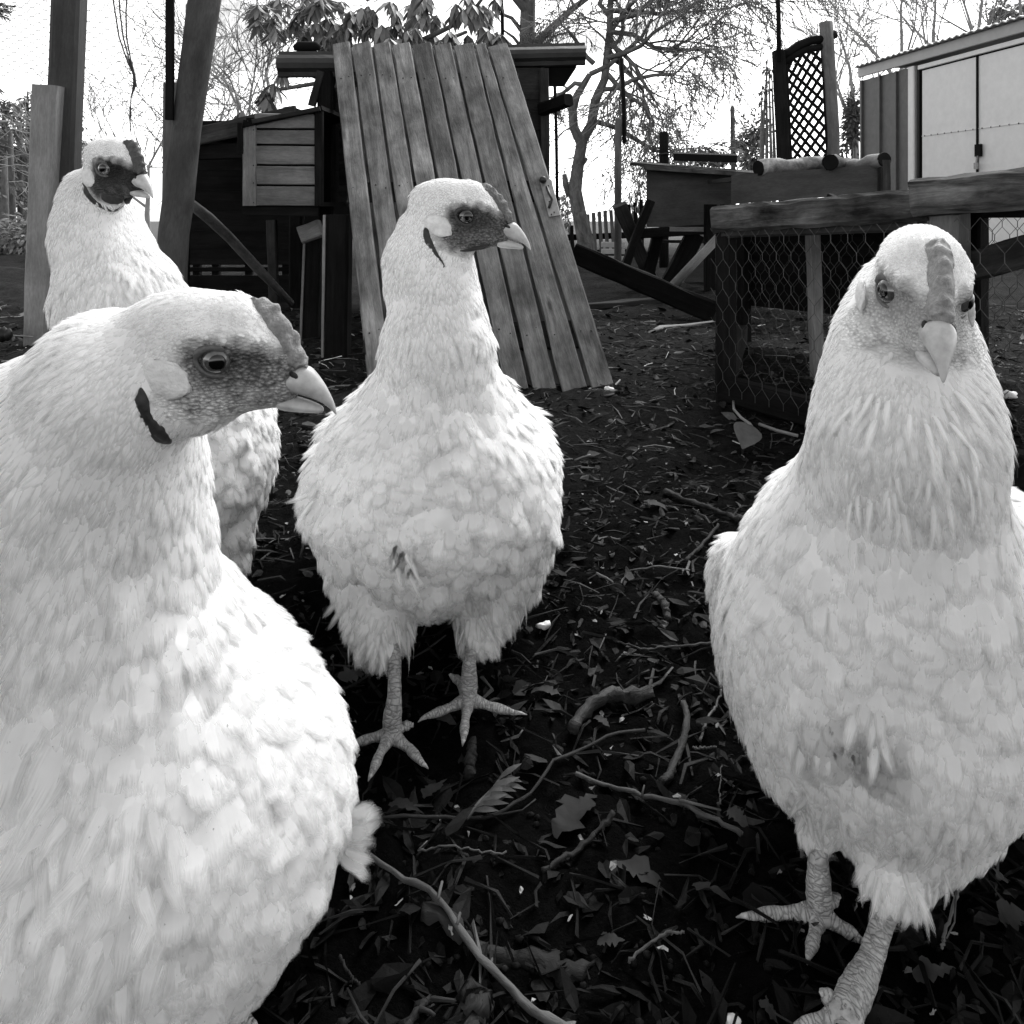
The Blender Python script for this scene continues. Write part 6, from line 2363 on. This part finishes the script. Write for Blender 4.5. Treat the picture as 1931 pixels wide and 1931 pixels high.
def build_hen_middle():
    sd = SDF(.030)
    sd.ell(W(820, 915, .655), (.092, .094, .095))
    cone(sd, 822, 900, .70, 210, 810, 840, .86, 160)
    cone(sd, 810, 800, .86, 100, 800, 640, 1.0, 60)
    cone(sd, 824, 800, .645, 138, 826, 640, .628, 86)
    cone(sd, 826, 640, .628, 86, 810, 500, .638, 66)
    cone(sd, 810, 500, .638, 68, 808, 440, .636, 56)
    cone(sd, 695, 1085, .64, 72, 722, 1190, .612, 52, .02)
    cone(sd, 930, 1090, .66, 84, 905, 1180, .64, 44, .02)
    sd.ell(W(640, 900, .73), (.020, .10, .055), None, .02)
    sd.ell(W(1000, 920, .73), (.022, .10, .065), None, .02)
    h = Head(W(886, 408, .60) + Vector((-.002, .019, 0)), (1, -.10, -.09), (.09, 0, 1), .98)
    fl = [
        (h.w(60, 70), (-1, 0, .35), .006, .0035, .10, .5), (h.w(-60, 125), (-1, 0, -.1), .008, .004, .09, .5),
        (h.w(-190, 40), (-.1, 0, -1), .010, .005, .05, .55), (h.w(-60, 40, -90), (-1, 0, -.3), .006, .0034, .10, .5),
        (h.w(-150, -60, -80), (-.3, 0, -1), .012, .005, .10, .55), (h.w(40, -125, -40), (-.4, 0, -1), .010, .005, .2, .55),
        (W(730, 520, .60), (.02, 0, -1), .020, .007, .06, .6), (W(830, 560, .55), (-.1, -.1, -1), .020, .007, .10, .6), (W(900, 560, .60), (.2, 0, -1), .018, .007, .1, .6),
        (W(730, 660, .57), (-.2, 0, -1), .028, .009, .09, .6), (W(880, 680, .56), (.15, -.1, -1), .028, .009, .09, .6),
        (W(670, 780, .60), (-.45, 0, -1), .030, .014, .09, .45), (W(820, 790, .55), (0, -.1, -1), .027, .013, .09, .4), (W(980, 780, .60), (.45, 0, -1), .030, .014, .09, .4),
        (W(620, 900, .62), (-.15, .2, -1), .028, .018, .10, .2), (W(760, 920, .55), (-.05, -.05, -1), .022, .020, .16, .0), (W(900, 920, .55), (.05, -.05, -1), .022, .020, .16, .0), (W(1030, 900, .62), (.1, .2, -1), .028, .018, .10, .2),
        (W(650, 1030, .60), (-.1, .1, -1), .024, .018, .13, .2), (W(800, 1050, .56), (0, .1, -1), .022, .019, .18, .05), (W(950, 1040, .57), (.05, .1, -1), .023, .019, .17, .05),
        (W(700, 1180, .60), (-.2, .1, -1), .026, .010, .25, .5), (W(930, 1170, .60), (.3, .2, -.8), .026, .010, .25, .5), (W(820, 1130, .58), (.1, .4, -.8), .024, .014, .2, .3),
        (W(605, 1000, .72), (-.1, .6, -.8), .045, .018, .08, .3), (W(1045, 1040, .72), (.1, .6, -.8), .045, .018, .08, .3), (W(800, 600, .95), (0, .7, .7), .06, .02, .05, .3),
    ]
    wat_gap = [[(-132, -42, 8), (-128, -76, 12), (-108, -110, 14), (-84, -140, 12), (-62, -168, 8), (-58, -182, 4)], [(-20, -118, 5), (20, -112, 11), (60, -100, 12), (88, -90, 6)]]
    fL, fR = G(737, 1385, .009), G(884, 1318, .009)
    legs = [
        (W(745, 1195, .605), fL + Vector((.002, .004, .024)), fL, [[G(700, 1392, .006), G(668, 1402, .004), G(652, 1408, .002)], [G(715, 1425, .007), G(700, 1460, .005), G(694, 1474, .002)], [G(772, 1412, .006), G(797, 1440, .005), G(808, 1450, .002)], [G(762, 1370, .010), G(776, 1366, .012), G(779, 1372, .010)]], .0054, .0044),
        (W(893, 1180, .635), fR + Vector((0, .006, .024)), fR, [[G(840, 1338, .006), G(802, 1352, .004), G(788, 1362, .002)], [G(877, 1360, .007), G(874, 1395, .005), G(872, 1408, .002)], [G(925, 1332, .006), G(970, 1344, .004), G(994, 1348, .002)], [G(866, 1285, .010), G(852, 1275, .012), G(846, 1272, .012)]], .0054, .0044)]
    loose = []
    for i in range(34):                         # shaggy thigh and vent feathers
        loose.append((rng.uniform(640, 780), rng.uniform(1150, 1215), rng.uniform(-.4, .4), 1, rng.uniform(.016, .028), rng.uniform(.003, .008), rng.uniform(.2, .6), .8, rng.uniform(.9, 1.05)))
        loose.append((rng.uniform(860, 1010), rng.uniform(1120, 1180), rng.uniform(-.2, .6), 1, rng.uniform(.016, .028), rng.uniform(.003, .008), rng.uniform(.2, .6), .8, rng.uniform(.9, 1.05)))
    for (x, y, dx, L) in ((770, 1050, .7, .022), (760, 1030, .5, .016), (750, 1040, -.1, .014), (775, 1035, .1, .013), (745, 1060, .5, .018), (765, 1070, .9, .024)):
        loose.append((x, y, dx, .8, L, .007, .9, .7, 1.05))
    for i in range(14):
        loose.append((rng.uniform(742, 785), rng.uniform(1018, 1068), rng.uniform(-.6, .6), 1, .011, .0045, .8, .6, rng.choice((.3, .5, .12, .12, 1.0))))
    for (x, y, dx, dy) in ((592, 940, -.7, 1), (590, 925, -.9, .5), (640, 1130, -.8, .7), (646, 1145, -.7, .8), (1040, 1090, .6, .8), (1030, 1110, .6, .9)):
        loose.append((x, y, dx, dy, .03, .008, .35, .8, 1.0))
    return hen('middle white hen, body facing us and head in profile before the leaning door', (W(815, 0, .66).x, .66, 0), h, sd, fl, ((-.20, .50, .03), (.12, 1.06, .46)), .0026, .095, comb_material(.06, .13), legs, loose=loose, wattles_gaps=wat_gap, lump=.0042, bristle=0, shaded_eye=True, mottle=.1, cheek=.5, comb_h=.72, seed=12, cover=4.4, soiled=((765, 1045, 45, .5), (1008, 1032, 14, .5)))


def build_hen_back():
    sd = SDF(.030)
    sd.ell(W(296, 855, .78), (.100, .10, .112))
    cone(sd, 300, 850, .82, 210, 240, 790, .98, 160)
    cone(sd, 240, 760, .98, 100, 220, 620, 1.1, 50)
    cone(sd, 290, 730, .765, 152, 222, 560, .75, 100)
    cone(sd, 222, 560, .755, 98, 184, 440, .755, 66)
    cone(sd, 184, 440, .755, 66, 172, 370, .748, 54)
    cone(sd, 240, 1040, .76, 70, 250, 1130, .75, 40, .02)
    cone(sd, 400, 1020, .78, 74, 410, 1120, .77, 40, .02)
    sd.ell(W(440, 900, .84), (.025, .10, .065), None, .02)
    h = Head(W(186, 318, .70) + Vector((.012, .015, 0)), (1, -.62, -.10), (.05, 0, 1), 1.0)
    fl = [
        (h.w(60, 70), (-1, .5, .3), .006, .0035, .10, .5), (h.w(-60, 125), (-1, .3, -.1), .008, .004, .09, .5), (h.w(-190, 40), (-.5, .2, -1), .012, .005, .09, .55),
        (h.w(-60, 40, -90), (-1, .3, -.3), .006, .0034, .10, .5), (h.w(-120, -90, -80), (-.2, 0, -1), .014, .005, .12, .6), (h.w(20, -130, -30), (.1, 0, -1), .012, .005, .15, .55),
        (W(110, 470, .70), (-.05, 0, -1), .026, .008, .10, .6), (W(220, 460, .66), (.3, 0, -1), .024, .008, .09, .6), (W(150, 580, .68), (.0, 0, -1), .03, .009, .09, .6), (W(310, 560, .70), (.5, 0, -1), .03, .010, .09, .6),
        (W(300, 750, .67), (.2, 0, -1), .028, .016, .09, .3), (W(450, 850, .70), (.2, .1, -1), .026, .018, .11, .15), (W(300, 950, .68), (0, 0, -1), .024, .018, .15, .1), (W(500, 960, .74), (.2, .2, -1), .03, .018, .12, .3), (W(450, 1040, .74), (.1, .3, -1), .026, .014, .16, .3),
    ]
    wat_gap = [[(-126, -46, 9), (-112, -84, 18), (-84, -116, 22), (-52, -144, 18), (-34, -170, 8)], [(-20, -104, 10), (10, -116, 24), (40, -118, 20), (62, -96, 10)]]
    f1, f2 = G(250, 1175, .009), G(420, 1165, .009)
    legs = [(W(255, 1110, .755), f1 + Vector((0, .005, .02)), f1, [[f1 + Vector((-.03, -.02, -.004)), f1 + Vector((-.045, -.028, -.006))], [f1 + Vector((0, -.04, -.004)), f1 + Vector((0, -.052, -.006))], [f1 + Vector((.03, -.02, -.004)), f1 + Vector((.044, -.028, -.006))]], .007, .006),
            (W(412, 1100, .775), f2 + Vector((0, .005, .02)), f2, [[f2 + Vector((-.03, -.02, -.004)), f2 + Vector((-.045, -.028, -.006))], [f2 + Vector((0, -.04, -.004)), f2 + Vector((0, -.052, -.006))], [f2 + Vector((.03, -.02, -.004)), f2 + Vector((.044, -.028, -.006))]], .007, .006)]
    loose = []
    for i in range(26):
        loose.append((rng.uniform(478, 522), rng.uniform(780, 1010), rng.uniform(.2, 1), rng.uniform(.3, 1), rng.uniform(.014, .028), .009, rng.uniform(.2, .5), .6, 1.0))
    return hen('white hen at the back left with a dark face, standing behind the nearest hen', (W(300, 0, .78).x, .78, 0), h, sd, fl, ((-.52, .60, .03), (-.16, 1.16, .50)), .0028, .014, comb_material(.03, .075), legs, loose=loose, wattles_gaps=wat_gap, lump=.003, comb_h=.95, fmax=22000, seed=21, cover=4.2, face_dark=.8)


def build_hen_right():
    sd = SDF(.030)
    sd.ell(W(1668, 1200, .448), (.090, .088, .104))
    cone(sd, 1690, 1150, .50, 270, 1740, 1080, .64, 220)
    cone(sd, 1740, 1040, .64, 160, 1760, 800, .78, 90)
    cone(sd, 1690, 1010, .418, 205, 1705, 800, .395, 138)
    cone(sd, 1705, 800, .395, 138, 1704, 660, .405, 98)
    cone(sd, 1704, 660, .405, 97, 1702, 565, .432, 88)
    cone(sd, 1545, 1440, .445, 90, 1545, 1545, .44, 44, .02)
    cone(sd, 1740, 1500, .43, 125, 1690, 1650, .41, 52, .02)
    sd.ell(W(1420, 1210, .51), (.016, .09, .06), None, .02)
    sd.ell(W(1960, 1180, .50), (.02, .09, .08), None, .02)
    h = Head(W(1744, 556, .374), (-.31, -.95, -.13), (.05, -.2, 1), 1.06)
    fl = [
        (h.w(60, 80), (-.2, 1, .4), .006, .0035, .10, .5), (h.w(-60, 125), (-.1, 1, 0), .008, .004, .09, .5),
        (h.w(0, 40, -90), (-.5, .6, -.5), .006, .0034, .12, .5), (h.w(0, 40, 90), (.5, .6, -.5), .006, .0034, .12, .5),
        (h.w(20, -110, -60), (-.5, .1, -1), .012, .005, .22, .6), (h.w(40, -120, 0), (0, .0, -1), .012, .005, .22, .6), (h.w(20, -110, 70), (.5, .1, -1), .014, .005, .24, .6),
        (W(1580, 680, .34), (-.3, .1, -1), .024, .007, .15, .65), (W(1700, 760, .31), (0, 0, -1), .028, .008, .17, .65), (W(1840, 720, .35), (.3, .1, -1), .024, .007, .2, .65),
        (W(1520, 880, .36), (-.4, 0, -1), .034, .011, .08, .5), (W(1680, 900, .31), (0, -.1, -1), .032, .010, .14, .6), (W(1850, 880, .34), (.3, 0, -1), .034, .011, .10, .5),
        (W(1420, 1060, .40), (-.4, .2, -1), .034, .018, .06, .3), (W(1600, 1080, .34), (-.05, -.1, -1), .030, .018, .07, .2), (W(1800, 1080, .34), (.05, -.1, -1), .030, .018, .10, .25),
        (W(1400, 1220, .40), (-.1, .2, -1), .026, .018, .06, .2), (W(1600, 1240, .34), (0, 0, -1), .024, .018, .08, .1), (W(1800, 1240, .35), (0, 0, -1), .024, .018, .14, .15),
        (W(1450, 1380, .40), (-.1, .2, -1), .024, .014, .12, .3), (W(1650, 1400, .36), (0, .2, -1), .022, .016, .12, .2), (W(1850, 1400, .40), (.1, .2, -1), .024, .014, .16, .3),
        (W(1540, 1540, .42), (-.2, .1, -1), .022, .008, .25, .6), (W(1740, 1600, .38), (0, .1, -1), .026, .009, .22, .55), (W(1660, 1520, .40), (.1, .4, -.8), .022, .012, .18, .4),
    ]
    wat_gap = None
    fL, fR = G(1545, 1722, .009), G(1592, 1915, .010)
    legs = [
        (W(1547, 1545, .44), fL + Vector((.001, .004, .026)), fL, [[G(1470, 1722, .006), G(1412, 1727, .005), G(1388, 1730, .002)], [G(1536, 1765, .007), G(1525, 1802, .005), G(1522, 1820, .002)], [G(1592, 1752, .006), G(1622, 1772, .005), G(1636, 1782, .002)], [G(1566, 1700, .012), G(1580, 1690, .014), G(1580, 1698, .011)]], .0054, .0044),
        (W(1690, 1660, .41), W(1640, 1815, .392), fR, [[G(1540, 1928, .007), G(1490, 1950, .005), G(1470, 1960, .002)], [G(1590, 1990, .007), G(1586, 2050, .005), G(1586, 2080, .002)], [G(1640, 1970, .007), G(1680, 2010, .005), G(1700, 2030, .002)], [G(1566, 1885, .012), G(1552, 1872, .015), G(1550, 1880, .012)]], .0062, .0048)]
    loose = []
    for i in range(30):
        loose.append((rng.uniform(1500, 1590), rng.uniform(1500, 1560), rng.uniform(-.5, .4), 1, rng.uniform(.012, .022), rng.uniform(.003, .006), rng.uniform(.2, .6), .8, 1))
        loose.append((rng.uniform(1625, 1850), rng.uniform(1560, 1680), rng.uniform(-.5, .5), 1, rng.uniform(.014, .026), rng.uniform(.003, .007), rng.uniform(.15, .5), .8, 1))
    for (x, y, dx, L, w) in ((1657, 1326, .10, .020, .008), (1650, 1332, .0, .021, .007), (1616, 1338, -.25, .018, .008), (1608, 1348, -.35, .015, .006), (1662, 1378, .2, .017, .006), (1652, 1392, -.1, .019, .006), (1634, 1322, -.1, .014, .009), (1640, 1410, .1, .014, .005), (1515, 1405, -.1, .016, .007), (1545, 1400, 0, .014, .006), (1560, 1410, .2, .014, .006), (1610, 1010, .2, .018, .007)):
        loose.append((x, y, dx, 1, L, w, rng.uniform(.4, .8), .45, rng.uniform(.9, 1.05)))
    for i in range(26):
        loose.append((rng.uniform(1560, 1665), rng.uniform(1360, 1430), rng.uniform(-.6, .6), 1, .007, .003, .8, .6, rng.choice((.15, .3, .5, .9))))
    for i in range(46):                         # hackle ends on throat and neck
        loose.append((rng.uniform(1600, 1850), rng.uniform(720, 960), rng.uniform(-.15, .2), 1, rng.uniform(.016, .026), rng.uniform(.003, .005), rng.uniform(.3, .7), .9, 1.08))
    for (x, y, dx, dy) in ((1372, 1080, -1, .4), (1366, 1110, -1, .7), (1360, 1130, -.8, 1), (1375, 1300, -.9, .6), (1380, 1350, -.8, .9), (1390, 1400, -.8, .8), (1405, 1450, -.6, 1), (1360, 1160, -.6, 1)):
        for k in range(3):
            loose.append((x + rng.uniform(0, 12), y + rng.uniform(-15, 15), dx, dy, .022, .006, .35, .8, 1.0))
    return hen('white hen striding towards us at the right, facing the camera, ruffled tuft on its belly', (W(1668, 0, .45).x, .45, 0), h, sd, fl, ((.06, .28, .02), (.37, .84, .42)), .0024, .19, comb_material(.16, .30), legs, loose=loose, wattles_gaps=wat_gap, lump=.002, puff=.0010, mottle=.6, comb_h=1.0, seed=33, cover=4.4, bare_amt=.75, face_dark=.5, soiled=((1600, 1400, 90, .4), (1655, 1425, 70, .35), (1530, 1410, 50, .3)))


import time as _time
_t = _time.time()
build_hen_near()
build_hen_middle()
build_hen_back()
build_hen_right()
print('hens', _time.time() - _t)
